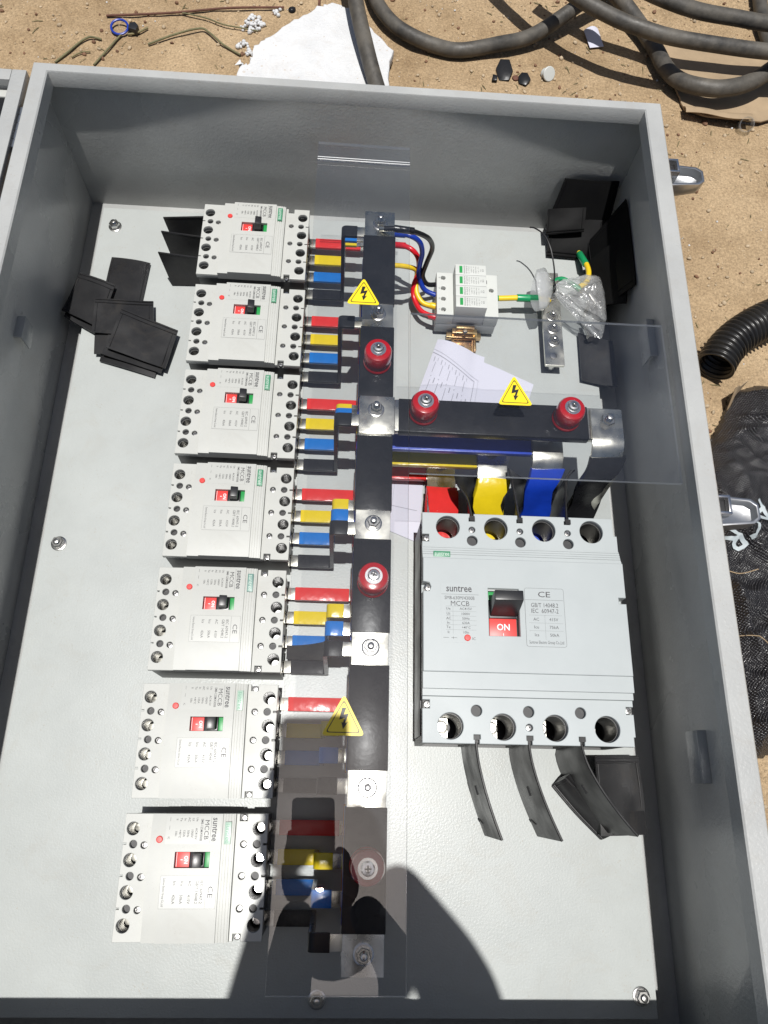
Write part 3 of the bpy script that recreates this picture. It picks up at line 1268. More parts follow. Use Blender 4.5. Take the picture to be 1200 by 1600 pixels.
def build_busbar(c):
    z = LEVEL[c]
    t = thing('busbar', DESC[c], 'busbar', (431, 560, z - 6), 0, 'stacked colour coded busbars')
    inv = Matrix.Translation((-.431, -.560, -(z - 6) * S))

    def fin(mb, n, m, bev=.6):
        o = mb.obj(n, m, t, bevel=bev)
        o.matrix_parent_inverse = inv
        return o
    ym = SLEEVE[c] if c != 'blue' else DBLUE
    # bare bars
    fin(MB().box(411.6, 449.6, 122, 976, z - 6, z), 'vertical_bar', TIN, .5)
    xr = FLAT[c] + 19
    # sleeves between the bare joints
    cuts = [976] + [v for y in BOLTY for v in (y + 15.5, y - 17.5)] + [122]
    cuts = cuts[0:1] + cuts[1:]
    if c == 'black':
        hi = None
        ups = [y - 17.5 for y in BOLTY[:-1]]
        los = [y + 15.5 for y in BOLTY[1:]]
        los[1] = 707
        ups[2] = 657
        for a, b_ in zip(ups, los):
            fin(MB().box(410.4, 450.8, b_, a, z - 7, z + .9), 'vertical_sleeve', HEAT, 1.0)
        fin(MB().box(452.5, xr, 663.5, 703, z - 6.6, z - .6 + 4.0), 'horizontal_bar', TIN, .5)
        fin(MB().box(457, xr - 40, 662.3, 704.2, z - 7.6, z + 4.3), 'horizontal_sleeve', HEAT, 1.0)
        j = MB().box(411.9, 452.4, 659, 706, z + .1, z + 3.4)
        fin(j, 'joint_plate', TIN, .5)
    else:
        for a, b_ in zip([y - 17.5 for y in BOLTY[:-1]], [y + 15.5 for y in BOLTY[1:]]):
            fin(MB().box(410.4, 450.8, b_, a, z - 7, z + .9), 'vertical_sleeve', ym, 1.0)
        fin(MB().box(449.8, xr, 663.5, 703, z - 6, z), 'horizontal_bar', TIN, .5)
        fin(MB().box(451.2, xr - 38, 662.3, 704.2, z - 7, z + 1.0), 'horizontal_sleeve', ym, 1.0)
    # bolts through the joints
    if c == 'black':
        for k, y in enumerate(BOLTY):
            b = MB()
            zz = z + (3.5 if k == 2 else .1)
            bolt_mb(b, 431, y, zz, 7, 6.5, 8 if k < 3 else 5, 9.5, ph=.3 * k)
            o = b.obj('bolt', STEEL, t)
            o.matrix_parent_inverse = inv
    b = MB()
    bolt_mb(b, FLAT[c], 684, z + (3.6 if c == 'black' else .1), 8.5, 7.5, 8, 11.5, ph=.4)
    o = b.obj('bolt', STEEL, t)
    o.matrix_parent_inverse = inv
    return t


for c in ('red', 'yellow', 'blue', 'black'):
    build_busbar(c)

# standoffs that carry the clear covers
STAND = [(431, 752), (431.5, 484), (432, 213), (485, 686), (651, 686)]
SLAB = ['red standoff insulator highest on the vertical black busbar', 'red standoff insulator halfway down the vertical black busbar',
        'lowest red standoff insulator, dimmed in the photographer\'s shadow', 'red standoff insulator at the left of the horizontal black busbar',
        'red standoff insulator at the right of the horizontal black busbar']
st0 = None
for k, (x, y) in enumerate(STAND):
    if st0 is None:
        st0 = thing('standoff_insulator', SLAB[0], 'insulator', (x, y, 164.6), 0, 'red standoffs under the clear covers')
        m = MB()
        m.lathe(0, 0, [(15, 0), (16.4, 1.2), (16.4, 4), (15.2, 6), (15.9, 8), (15.9, 25), (14.4, 28), (10.5, 29)], 40)
        m.obj('body', INSUL, st0, smooth_ang=40)
        m = MB()
        m.lathe(0, 0, [(9, 29.05), (9, 30.4)], 26)
        m.lathe(0, 0, [(6.2, 30.4), (6.4, 33), (5.2, 35), (3.0, 35.3), (2.6, 34.0), (0, 34.0)], 22)
        s = m.obj('screw', CHROME, st0)
        m = MB()
        cross_mb(m, 0, 0, 35.35, 4.2, .8)
        m.obj('cross_slot', HOLE, s)
    else:
        dup(st0, (x, y, 164.6 if k > 2 else 161.1), .4 * k, SLAB[k], 'red standoffs under the clear covers')
st0.location.z = 161.1 * S

# feeders from every small breaker to the busbars
FORD = ['topmost', 'second', 'third', 'fourth', 'fifth', 'sixth', 'lowest']
CDESC = {'red': 'red flat straight', 'yellow': 'yellow flat stepped', 'blue': 'blue flat stepped', 'black': 'black flat stepped'}
CORD = ['topmost', 'second-down', 'third-down', 'fourth-down', 'fifth-down', 'sixth-down', 'lowest']
proto = {}
for k in range(7):
    for ci, c in enumerate(('red', 'yellow', 'blue', 'black')):
        zl = 17.5
        ztop = LEVEL[c] - 8
        lab = '%s feeder bar on the right of the %s small breaker' % (CDESC[c], CORD[k])
        y = BY[k] + POLE[c]
        if c not in proto:
            t = thing('feeder_bar', lab, 'feeder bar', (BX[k], y, zl), 0, 'colour coded feeder bars from breakers to busbars')
            x_r = 385 - 260
            if c == 'red':
                path = [(58, 0), (160, 0)]
                sp = [(82, 0), (149, 0)]
            else:
                dz = ztop - zl
                path = fillet([(58, 0), (x_r, 0), (x_r, dz), (160, dz)], 4.5)
                sp = fillet([(82, 0), (x_r, 0), (x_r, dz), (143, dz)], 4.5)
            m = MB()
            m.ribbon(path, 3.0, -7.2, 7.2)
            m.lathe(66, 0, [(7, -1.6), (7, 1.7)], 20)
            m.obj('bar', TIN, t, bevel=.3)
            m = MB()
            m.ribbon(sp, 4.8, -8.1, 8.1)
            m.obj('sleeve', SLEEVE[c], t, bevel=.7)
            proto[c] = t
        else:
            dup(proto[c], (BX[k], y, zl), 0, lab, 'colour coded feeder bars from breakers to busbars')

# links from the horizontal bars down to the main breaker
for c in ('red', 'yellow', 'blue', 'black'):
    x, z = FLAT[c], LEVEL[c]
    t = thing('drop_link', '%s sleeved flat link bending down into the main breaker top' % c, 'busbar link', (x, 620, 30), 0, 'flat links dropping into the main breaker')
    inv = Matrix.Translation((-x * S, -.620, -.030))
    tx_ = {'red': 522, 'yellow': 579, 'blue': 636, 'black': 694}[c] - x
    zt = z + 2.2 if c != 'black' else z + 5.8
    if c == 'red':
        full = [(700, zt), (655, zt), (636, zt + 6), (606, 37), (560, 37)]
    elif c == 'yellow':
        full = [(700, zt), (657, zt), (634, zt - 8), (614, 48), (604, 37), (560, 37)]
    elif c == 'blue':
        full = [(700, zt), (657, zt), (632, zt - 22), (617, 58), (607, 37), (560, 37)]
    else:
        full = [(700, zt), (655, zt), (631, zt - 24), (620, 66), (609, 37), (560, 37)]
    path = fillet(full, 9, 6)
    sh = lambda u, d=tx_: d * max(0, u - .3) / .7
    m = MB()
    m.ribbon(path, 3.6, x - 18.5, x + 18.5, axis='x', shear=sh)
    o = m.obj('bare_bar', TIN, t, bevel=.4)
    o.matrix_parent_inverse = inv
    a_, b_ = Vector(full[1]), Vector(full[2])
    st_ = a_ + (b_ - a_) * (.35 if c != 'black' else .42)
    core = fillet([tuple(st_)] + full[2:-1] + [(578, 37)], 10, 7)
    m = MB()
    sh2 = lambda u, d=tx_: d * min(1, .25 + u * .75)
    m.ribbon(core, 6.6, x - 20.5, x + 20.5, axis='x', shear=sh2)
    bmesh.ops.subdivide_edges(m.bm, edges=[e for e in m.bm.edges if e.calc_length() > .03], cuts=6, use_grid_fill=True)
    for v in m.bm.verts:
        p = v.co * 30
        v.co += Vector((.6, .9, .9)) * S * noise.noise(p) * 2.2
        hh = min(1, max(0, (v.co.z / S - 34) / max(20, LEVEL[c] - 34)))   # waist and slight twist
        v.co.x += ((v.co.x / S - x) * -.14 * sin(pi * hh) + 3.5 * sin(2.4 * pi * hh)) * S
        v.co.y += (v.co.x / S - x) * .10 * sin(pi * hh) * S
    o = m.obj('sleeve', {'red': RED, 'yellow': YEL, 'blue': DBLUE, 'black': HEAT}[c], t, bevel=.8)
    o.matrix_parent_inverse = inv

# ------------------------------------------------------------------ main breaker


def build_main():
    t = thing('main_breaker', 'big grey white four pole main breaker at the right of the plate', 'breaker', (607.5, 458, 0))
    hw, hl = 116.5, 131
    px = [-86, -28.7, 28.7, 86]
    b = MB()
    loops = [[(-115, -129.5), (115, -129.5), (115, 129.5), (-115, 129.5)]]
    loops += [circ(x, 113.5, 13, 28) for x in px] + [circ(x, -113, 13, 28) for x in px]
    me = curve_mesh(loops, 52, 91.8, 0)
    b.add_mesh(me, Matrix.Identity(4))
    b.box(-115, 115, -92, 94, .5, 51.9)
    xs = [-115, -108, -64, -50, -7, 7, 50, 64, 108, 115]
    for i in range(0, 10, 2):
        b.box(xs[i], xs[i + 1], 94.1, 129.5, .5, 51.9)
        b.box(xs[i], xs[i + 1], -129.5, -92.1, .5, 51.9)
    b.box(-108, 108, 94.1, 129.5, .5, 8)
    b.box(-108, 108, -129.5, -92.1, .5, 8)
    b.obj('base', BASE2, t, smooth_ang=30)
    MB().box(-116.4, -115.1, -122, 124, 12, 78).obj('side_panel', BLK, t, bevel=.4)
    # terminal covers with openings
    def slot(x, s):
        # T slot from the edge inwards (s = +1 top edge, -1 bottom edge)
        e = s * hl
        return [(x - 2.4, e), (x - 2.4, e - s * 5), (x - 3.6, e - s * 5), (x - 3.6, e - s * 9.5), (x + 3.6, e - s * 9.5), (x + 3.6, e - s * 5), (x + 2.4, e - s * 5), (x + 2.4, e)]
    top = [(hw, 89), (hw, hl - 22), (hw - 4, hl - 22), (hw - 4, hl)]
    for x in (57.3, 0, -57.3):
        top += slot(x, 1)[::-1]
    top += [(-hw, hl), (-hw, hl - 27), (-hw + 8, hl - 27), (-hw + 8, hl - 36), (-hw, hl - 36), (-hw, 89)]
    topl = [top] + [circ(x, 113.5, 14, 36) for x in px] + [circ(x, 97.5, 6.3, 20) for x in (-57.3, 0, 57.3)] + [circ(x, 111, 3.9, 14) for x in (-57.3, 0, 57.3)]
    bot = [(-hw, -82), (-hw, -hl + 45), (-hw + 8, -hl + 45), (-hw + 8, -hl + 36), (-hw, -hl + 36), (-hw, -hl)]
    for x in (-57.3, 0, 57.3):
        bot += slot(x, -1)
    bot += [(hw - 2, -hl), (hw - 2, -hl + 10), (hw, -hl + 10), (hw, -hl + 34), (hw - 8, -hl + 34), (hw - 8, -hl + 42), (hw, -hl + 42), (hw, -82)]
    botl = [bot] + [circ(x, -113, 14, 36) for x in px] + [circ(x, -96.5, 6.1, 20) for x in (-57.3, 0, 57.3)] + [circ(0, -113, 3.9, 14)]
    cv = MB()
    for lp in (topl, botl):
        me = curve_mesh(lp, 92, 100, .7)
        cv.add_mesh(me, Matrix.Identity(4))
    # ridged strip
    y = 88.9
    for w, z in ((1.4, 101), (.8, 100.2), (2.2, 102), (.8, 101.2), (2.2, 103), (.8, 102.2), (2.2, 104), (.8, 103), (2.2, 105), (3.0, 106.2)):
        cv.box(-hw, hw, y - w + .03, y, 92, z)
        y -= w
    yc = y
    cv.box(-hw, hw, -82 + 25.1, yc - .05, 92, 92.4)
    # centre panel with the lever opening
    me = curve_mesh([[(-hw, -56.8), (hw, -56.8), (hw, 24.5), (hw - 8.5, 24.5), (hw - 8.5, 31.5), (hw, 31.5), (hw, yc), (-hw, yc), (-hw, 44), (-hw + 7, 43), (-hw + 9, 38), (-hw + 7, 33), (-hw, 33)],
                     [(-42.5, -16), (-7.5, -16), (-7.5, 38), (-42.5, 38)]], 92.5, 110, .9)
    cv.add_mesh(me, Matrix.Identity(4))
    cv.box(-hw, hw, -74.5, -57, 92, 108)
    cv.box(-hw, hw, -81.9, -74.6, 92, 103.5)
    cv.obj('cover', COOL, t, bevel=0, smooth_ang=30)
    # screws
    for k, (x, y, z, r) in enumerate([(x, 111, 96.5, 3.4) for x in (-57.3, 0, 57.3)] + [(0, -113, 96.5, 3.4), (-111, 99.5, 97, 3.8), (111, 92, 97, 3.8), (-110.4, 38, 104, 4.6), (-111, -90.5, 97, 3.8), (111, -93, 97, 3.8)]):
        s = MB()
        screw_mb(s, x, y, z, r)
        s.lathe(x, y, [(r, 91), (r, z)], 14)
        o = s.obj('screw', STEEL, t)
        c_ = MB()
        cross_mb(c_, x, y, z + 1.72, r * .8, .4 + k)
        c_.obj('cross_slot', HOLE, o)
    for x in (-57.3, 0, 57.3):
        for y in (97.5, -96.5):
            f = MB()
            f.lathe(x, y, [(5.8, 90.2), (5.8, 93.5)], 18)
            f.obj('recess_floor', HOLE, t)
    # terminal hardware seen through the round openings
    for x in px:
        for y, z in ((113.5, 30), (-113, 46)):
            sx = x - (4 if y < 0 else 2)
            sy = y + (2 if y < 0 else -5)
            s = MB()
            s.box(x - 14, x + (4 if y < 0 else 14), y - 14, y + 12, z - 4, z - .2)
            s.lathe(sx, sy, [(8.4, z - .1), (8.4, z + 1.4), (7.9, z + 1.6)], 28)
            so = s.obj('terminal_pad', TIN, t)
            s = MB()
            s.lathe(sx, sy, [(6.2, z + 1.7), (6.2, z + 8), (5.4, z + 9), (3.6, z + 9), (3.4, z + 4.5), (0, z + 4.5)], 24)
            s.obj('socket_bolt', STEEL, so)
    # handle and flags
    MB().box(-42.4, -7.6, -15.9, 37.9, 92.6, 96).obj('toggle_well', HOLE, t)
    fo = MB().box(-41, -10.2, -15.4, 4.5, 96.1, 104).obj('on_flag', REDF, t, bevel=.4)
    ft = MB()
    put_text(ft, 'ON', -25.3, -5, 104.2, 14.5, 7.4, 0, .012)
    ft.box(-25.6, -25.0, -15, -12, 104.1, 104.2)
    ft.obj('flag_print', INKW, fo, smooth_ang=0)
    MB().box(-41.5, -33.5, 26, 35.5, 96.1, 103).obj('off_flag', GREENB, t, bevel=.3)
    MB().box(-42.2, -7.7, 35.9, 37.7, 96.1, 106).obj('well_edge', SPDG, t)
    lv = MB()
    lv.box(-41, -8.3, 5, 25, 96.1, 104)
    M = Matrix.Translation((-24.6, 15.5, 103.8)) @ Matrix.Rotation(radians(-14), 4, 'X')
    vs = []
    for (x, y_, z) in ((-15.5, -9, 0), (15.5, -9, 0), (15.5, 9, 0), (-15.5, 9, 0), (-16, -5.5, 34), (16, -5.5, 34), (16, 5.5, 36), (-16, 5.5, 36)):
        vs.append(lv.v(*(M @ Vector((x, y_, z)))))
    for ff in ((0, 3, 2, 1), (4, 5, 6, 7), (0, 1, 5, 4), (1, 2, 6, 5), (2, 3, 7, 6), (3, 0, 4, 7)):
        lv._face([vs[i] for i in ff])
    lv.obj('lever', BLK, t, bevel=1.2)
    # badge
    bo = MB().box(-104, -84.5, 82 - 7.5, 82 - .6, 100, 106.6).obj('brand_badge', GREEN, t, bevel=.3)
    bt = MB()
    put_text(bt, 'suntree', -94.2, 77.9, 106.7, 17, 4.2, 0, .006)
    bt.obj('badge_print', INKP, bo, smooth_ang=0)
    # labels
    lab_b = plate_obj('rating_label', [([rrect(-1, 44, -27, 39.5, 2.5)], 110.02, 110.3, 0)], LABELC, t)
    lab = plate_obj('rating_label', [([rrect(-96.5, -53, -25, 42, 2.5)], 110.02, 110.3, 0)], LABELC, t)
    tx = MB()
    Z = 110.45

    def w(s, x, y, ww=None, h=None, wt=0.0):
        put_text(tx, s, x, y, Z, ww, h, 0, wt)

    def line(xa, xb, ya, yb, wd=.3):
        tx.box(min(xa, xb) - wd / 2, max(xa, xb) + wd / 2, min(ya, yb) - wd / 2, max(ya, yb) + wd / 2, Z - .1, Z)
    cx = -74.8
    w('suntree', cx - 1, 36, 29, 7, .014)
    line(-96, -53.5, 29.6, 29.6, .25)
    w('SM8-630M/4300B', cx - .5, 25.6, 34, 4.0)
    w('MCCB', cx, 19.2, 21, 5.6)
    yy = [13.2, 7.4, 2.2, -2.8, -7.8, -13.4]
    for k, (a, c_) in enumerate((('Ue:', 'AC415V'), ('Ui:', '1000V'), ('AC', '50Hz'), ('In:', '630A'), ('Te:', '+40°C'), ('Ii:', '10In'))):
        w(a, -88, yy[k], h=2.8, wt=.004)
        w(c_, -68.5, yy[k], h=2.8, wt=.004)
        line(-91, -57, yy[k] + 2.7, yy[k] + 2.7, .12)
    line(-83, -83, -15, 15.5, .12)
    line(-94, -88, -19.6, -19.6, .35)
    line(-85, -79, -19.6, -19.6, .35)
    line(-83, -83, -20.8, -18.4, .35)
    w('IC', -60, -20.2, h=3)
    tx.obj('label_print', INK, lab, smooth_ang=0)
    tx = MB()
    cx = 21.5
    w('CE', cx, 32.5, 14, 6.6, .006)
    line(-.5, 43.5, 26, 26, .25)
    w('GB/T 14048.2', cx, 20, 31, 5)
    w('IEC  60947-2', cx, 13.4, 31, 5)
    for k, (a, c_) in enumerate((('AC', '415V'), ('Icu', '75kA'), ('Ics', '50kA'))):
        y = 3.8 - k * 8.8
        w(a, 11, y, h=3.4)
        w(c_, 31, y, h=3.4)
        line(3, 41, y + 4.6, y + 4.6, .12)
    line(21, 21, -19, 8.5, .12)
    w('Suntree Electric Group Co.,Ltd', cx, -22.6, 39, 4.6)
    for lp in (rrect(-1, 44, -27, 39.5, 2.5),):
        for i in range(len(lp)):
            a, c_ = Vector(lp[i]), Vector(lp[(i + 1) % len(lp)])
            d = c_ - a
            if d.length < .01:
                continue
            M = Matrix.Translation((a.x, a.y, 0)) @ Matrix.Rotation(atan2(d.y, d.x), 4, 'Z')
            tx.box(0, d.length, -.12, .12, Z - .1, Z - .02, M)
    tx.obj('label_print', INK, lab_b, smooth_ang=0)
    tb = MB()
    tb.lathe(-67.3, -19.4, [(3.6, 109), (3.6, 111.4), (2.8, 112), (0, 112.1)], 20)
    tb.obj('trip_button', REDF, t)
    # index dots of the label symbols are print only


build_main()

# ------------------------------------------------------------------ clear covers
TH = 4.0


def acrylic(mb, x0, x1, y0, y1, z):
    """faces of material 0 are polished, material 1 are the sawn edges"""
    v = [mb.v(x, y, zz) for zz in (z, z + TH) for y in (y0, y1) for x in (x0, x1)]
    mb.mi = 0
    mb._face([v[0], v[2], v[3], v[1]])
    mb._face([v[4], v[5], v[7], v[6]])
    mb.mi = 1
    for f in ((0, 1, 5, 4), (1, 3, 7, 5), (3, 2, 6, 7), (2, 0, 4, 6)):
        mb._face([v[i] for i in f])
    mb.mi = 0


def sticker(parent, cx, cy, z, w, h, inv, n):
    """rounded warning triangle with border and lightning arrow"""
    def tri(s, r):
        P = [Vector((-w / 2 * s, -h / 2 + h * (1 - s) / 3)), Vector((w / 2 * s, -h / 2 + h * (1 - s) / 3)), Vector((0, -h / 2 + h * (1 - s) / 3 + h * s))]
        out = []
        for i in range(3):
            a, b, c = P[i - 1], P[i], P[(i + 1) % 3]
            s_, e_ = b + (a - b).normalized() * r, b + (c - b).normalized() * r
            for k in range(5):
                u = k / 4
                out.append(tuple(s_ * (1 - u) ** 2 + b * 2 * u * (1 - u) + e_ * u * u))
        return [(p[0] + cx, p[1] + cy) for p in out]
    o = plate_obj('warning_sticker', [([tri(1, 5)], z, z + .25, 0)], STY, parent)
    o.matrix_parent_inverse = inv
    a = plate_obj('black_border', [([tri(.80, 3.4), tri(.74, 3.0)], z + .3, z + .4, 0)], STK, o)
    k = h / 36
    bolt = [(-1.5, 8.2), (2.2, 8.2), (.2, 2.2), (4.6, 3.4), (1.6, -5), (4, -4), (-.2, -10.5), (-1.8, -4.2), (-.4, -4.6), (.9, -.6), (-3.8, -2.2)]
    b = plate_obj('lightning_symbol', [([[(x * k + cx, y * k + cy - 2.2 * k) for x, y in bolt]], z + .3, z + .4, 0)], STK, o)
    return o


ZA = 193.0
cv1 = thing('acrylic_cover', 'clear acrylic strip cover standing over the vertical busbar', 'clear cover', (407, 560, ZA), 0, 'clear acrylic covers')
inv1 = Matrix.Translation((-.407, -.560, -ZA * S))
mb = MB()
acrylic(mb, 348.5, 466, 117, 1028, ZA)
acrylic(mb, 348.5, 466, 1028.05, 1056, ZA + 1.2)
o = mb.obj('clear_sheet', [ACRYL, ACEDGE], cv1, smooth_ang=0)
o.matrix_parent_inverse = inv1
mb = MB()
for yy in (1028.0, 1031.6):
    mb.tube([(348.5, yy, ZA + TH + .3), (466, yy, ZA + TH + .3)], .55, 8, 0)
o = mb.obj('bend_crease', ACEDGE, cv1)
o.matrix_parent_inverse = inv1
sticker(cv1, 412, 829, ZA + TH + .05, 40, 38, inv1, 0)
sticker(cv1, 405.5, 345, ZA + TH + .05, 41, 38, inv1, 1)
cv2 = thing('acrylic_cover', 'clear acrylic square cover standing over the horizontal busbar', 'clear cover', (615, 697, ZA), 0, 'clear acrylic covers')
inv2 = Matrix.Translation((-.615, -.697, -ZA * S))
mb = MB()
acrylic(mb, 467, 765, 597, 799, ZA)
o = mb.obj('clear_sheet', [ACRYL, ACEDGE], cv2, smooth_ang=0)
o.matrix_parent_inverse = inv2
sticker(cv2, 585, 703, ZA + TH + .05, 40, 38, inv2, 2)

cv1.rotation_euler = (-.018, .010, 0)          # the thin strip does not sit quite level

# ------------------------------------------------------------------ surge arrester on its rail


def build_spd():
    t = thing('surge_arrester', 'white four module surge arrester beside the coloured wires', 'surge arrester', (561, 938, 0))
    inv = Matrix.Translation((-.561, -.938, 0))

    def fin(mb, n, m, bev=.7, par=t):
        o = mb.obj(n, m, par, bevel=bev)
        if par is t:
            o.matrix_parent_inverse = inv
        return o
    y0, y1 = 902.5, 973.5
    bs = MB()
    bs.box(518, 604, y0 + .2, y1 - .2, 8, 28)
    bs.box(541.2, 584.8, y0 + .2, y1 - .2, 28.1, 46)
    fin(bs, 'base', SPDG, .8)
    tl = [[(517.5, y0), (541, y0), (541, y1), (517.5, y1)]] + [circ(526.8, 911.4 + 17.75 * k, 3.4, 16) for k in range(4)]
    o = plate_obj('terminal_block', [(tl, 28.2, 50, .7)], SPDW, t)
    o.matrix_parent_inverse = inv
    tr = [[(585, y0), (604.5, y0), (604.5, y1), (585, y1)]] + [circ(595.5, 947, 3.4, 16)]
    o = plate_obj('terminal_block', [(tr, 28.2, 50, .7)], SPDW, t)
    o.matrix_parent_inverse = inv
    for (x, y) in [(526.8, 911.4 + 17.75 * k) for k in range(4)] + [(595.5, 947)]:
        s = MB()
        s.lathe(x, y, [(3.2, 30), (3.2, 43), (2.7, 43.8)], 16)
        o = fin(s, 'terminal_screw', STEEL, 0)
        c_ = MB()
        cross_mb(c_, x, y, 43.85, 2.4, .4)
        c_.obj('cross_slot', HOLE, o)
    for k in range(4):
        ya = y0 + 17.75 * k + .15
        m = MB()
        m.box(541.3, 584.6, ya, ya + 17.45, 46.2, 70)
        mo = fin(m, 'plug_module', SPDW, .6)
        m = MB()
        m.box(547, 551.2, ya + 3, ya + 14.4, 69.6, 70.4)
        m.obj('status_window', GREENB, mo)
        p = MB()
        for j, (s_, ww, hh) in enumerate((('SUNTREE', 13.5, 1.9), ('SUP4-40', 13, 1.7), ('Class II', 12, 1.3), ('Uc 385V~', 11, 1.3), ('In  20kA', 11, 1.3), ('Imax 40kA', 11.5, 1.3), ('Up 1.8kV', 11, 1.3), ('T2', 4, 1.3), ('CE', 4.5, 2.2))):
            put_text(p, s_, 554.0 + j * 3.25, ya + 8.7, 70.12, ww, hh, -90)
        p.obj('module_print', INK, mo, smooth_ang=0)
    p = MB()
    for k in range(4):
        put_text(p, ('L1', 'L2', 'L3', 'N')[k], 521.2, 911.4 + 17.75 * k, 50.15, h=1.8, rot=-90)
    p.box(584.0, 589.5, 957.5, 963.5, 50.02, 50.5)
    fin(p, 'terminal_print', INK, 0)


build_spd()


def build_clamp():
    t = thing('rail_clamp', 'gold zinc plated rail end clamp below the surge arrester', 'clamp', (561, 890, 0))
    inv = Matrix.Translation((-.561, -.890, 0))
    m = MB()
    m.box(536, 586, 892, 901, 5, 12)
    m.box(543, 579, 893, 900.5, 12.1, 22)
    m.box(548, 574, 896, 900.8, 22.1, 30)
    m.box(543, 546.5, 872, 891.9, 1.5, 12)
    m.box(575.5, 579, 872, 891.9, 1.5, 12)
    o = m.obj('clamp_body', GOLD, t, bevel=.7)
    o.matrix_parent_inverse = inv
    m = MB()
    m.lathe(561, 894, [(3.6, 22.2), (3.6, 25), (2.6, 26)], 14)
    o = m.obj('clamp_screw', STEEL, t)
    o.matrix_parent_inverse = inv
    r = thing('din_rail', 'short plated mounting rail under the surge arrester', 'rail', (561, 930, 0))
    m = MB()
    m.box(546.8, 575.2, 872, 990, .2, 1.2)
    m.box(546.8, 548, 872, 990, 1.2, 6.4)
    m.box(574, 575.2, 872, 990, 1.2, 6.4)
    o = m.obj('rail_profile', GOLD, r, bevel=.2)
    o.matrix_parent_inverse = Matrix.Translation((-.561, -.930, 0))
    m = MB().box(559, 563.5, 872.5, 884, 1.3, 3.2)
    o = m.obj('rail_slot_tab', STEEL, r)
    o.matrix_parent_inverse = Matrix.Translation((-.561, -.930, 0))


build_clamp()


def wire(name, pts, r, m, label, group=None, lugs=()):
    t = thing(name, label, 'wire', pts[0], 0, group)
    inv = Matrix.Translation((-pts[0][0] * S, -pts[0][1] * S, -pts[0][2] * S))
    o = MB().tube(pts, r, 12, 7).obj('insulation', m, t, smooth_ang=60)
    o.matrix_parent_inverse = inv
    for (a, b, rr, mm, nm) in lugs:
        o = MB().tube([a, b], rr, 12, 0).obj(nm, mm, t, bevel=.5)
        o.matrix_parent_inverse = inv
    return t


WG = 'coloured wires to the surge arrester'
wire('arrester_wire', [(436, 944, 166), (452, 943, 169), (468, 942, 168), (488, 951, 150), (499, 960, 130), (504, 965, 108), (500, 965, 80), (497, 963, 55), (505, 960, 40), (519, 964.5, 34)], 3.4, WBLK,
     'black wire looping from the busbar top to the surge arrester', WG, [((448, 943, 169), (474, 943, 166), 4.6, WBLK, 'heat_shrink'), ((430, 947, 162.5), (447, 943.5, 168), 3.4, TIN, 'crimp_lug')])
wire('arrester_wire', [(445, 979, 116), (453, 978, 120), (472, 971, 125), (486, 970, 115), (492, 969, 95), (491, 967, 70), (493, 961, 50), (502, 952, 37), (519, 946.5, 33)], 3.6, WBLU,
     'blue wire looping from the busbar to the surge arrester', WG, [((449, 978, 119), (466, 973, 124), 4.6, WBLU, 'heat_shrink')])
wire('arrester_wire', [(444, 1000, 66), (455, 997, 75), (475, 984, 85), (488, 977, 75), (491, 968, 55), (486, 957, 40), (487, 943, 30), (498, 922, 28), (519, 911.5, 30)], 3.6, WRED,
     'red wire looping from the busbar to the surge arrester', WG, [((452, 998, 73), (469, 989, 83), 4.6, WRED, 'heat_shrink'), ((508, 914, 29.5), (518.5, 911.5, 30), 4.4, WRED, 'ferrule')])
wire('arrester_wire', [(449, 965, 70), (470, 968, 66), (488, 972, 54), (489, 963, 42), (491, 947, 34), (501, 934, 30), (519, 929, 31)], 3.6, GYY,
     'yellow wire looping from the busbar to the surge arrester', WG, [((510, 931, 30.6), (518.5, 929, 31), 4.6, GYY, 'ferrule')])

# ------------------------------------------------------------------ earth bar and its wires


def build_earth():
    t = thing('earth_bar', 'silver drilled earth bar with a row of bolts on the plate', 'earth bar', (688, 925, 0))
    inv = Matrix.Translation((-.688, -.925, 0))
    rz = radians(-1)
    m = MB()
    hole = [circ(688, y, 3.4, 14) for y in (990, 860)]
    o = plate_obj('bar', [([rrect(674.5, 702, 845, 1003, 1)] + hole, 20, 25, .4)], TIN, t)
    o.matrix_parent_inverse = inv
    for y in (990, 858):
        m = MB()
        m.lathe(688, y, [(8, .2), (8, 19.8)], 16)
        o = m.obj('spacer', STEEL, t)
        o.matrix_parent_inverse = inv
    for k, y in enumerate((962, 926, 905, 884)):
        m = MB()
        bolt_mb(m, 688, y, 25.1, 6, 5, 4, 8.5, ph=.5 * k)
        o = m.obj('bolt', STEEL, t)
        o.matrix_parent_inverse = inv
    m = MB()
    m.lathe(686.5, 860, [(4.8, 25.1), (4.8, 26.2), (3.2, 26.4)], 18)
    o = m.obj('flush_nut', STEEL, t)
    o.matrix_parent_inverse = inv


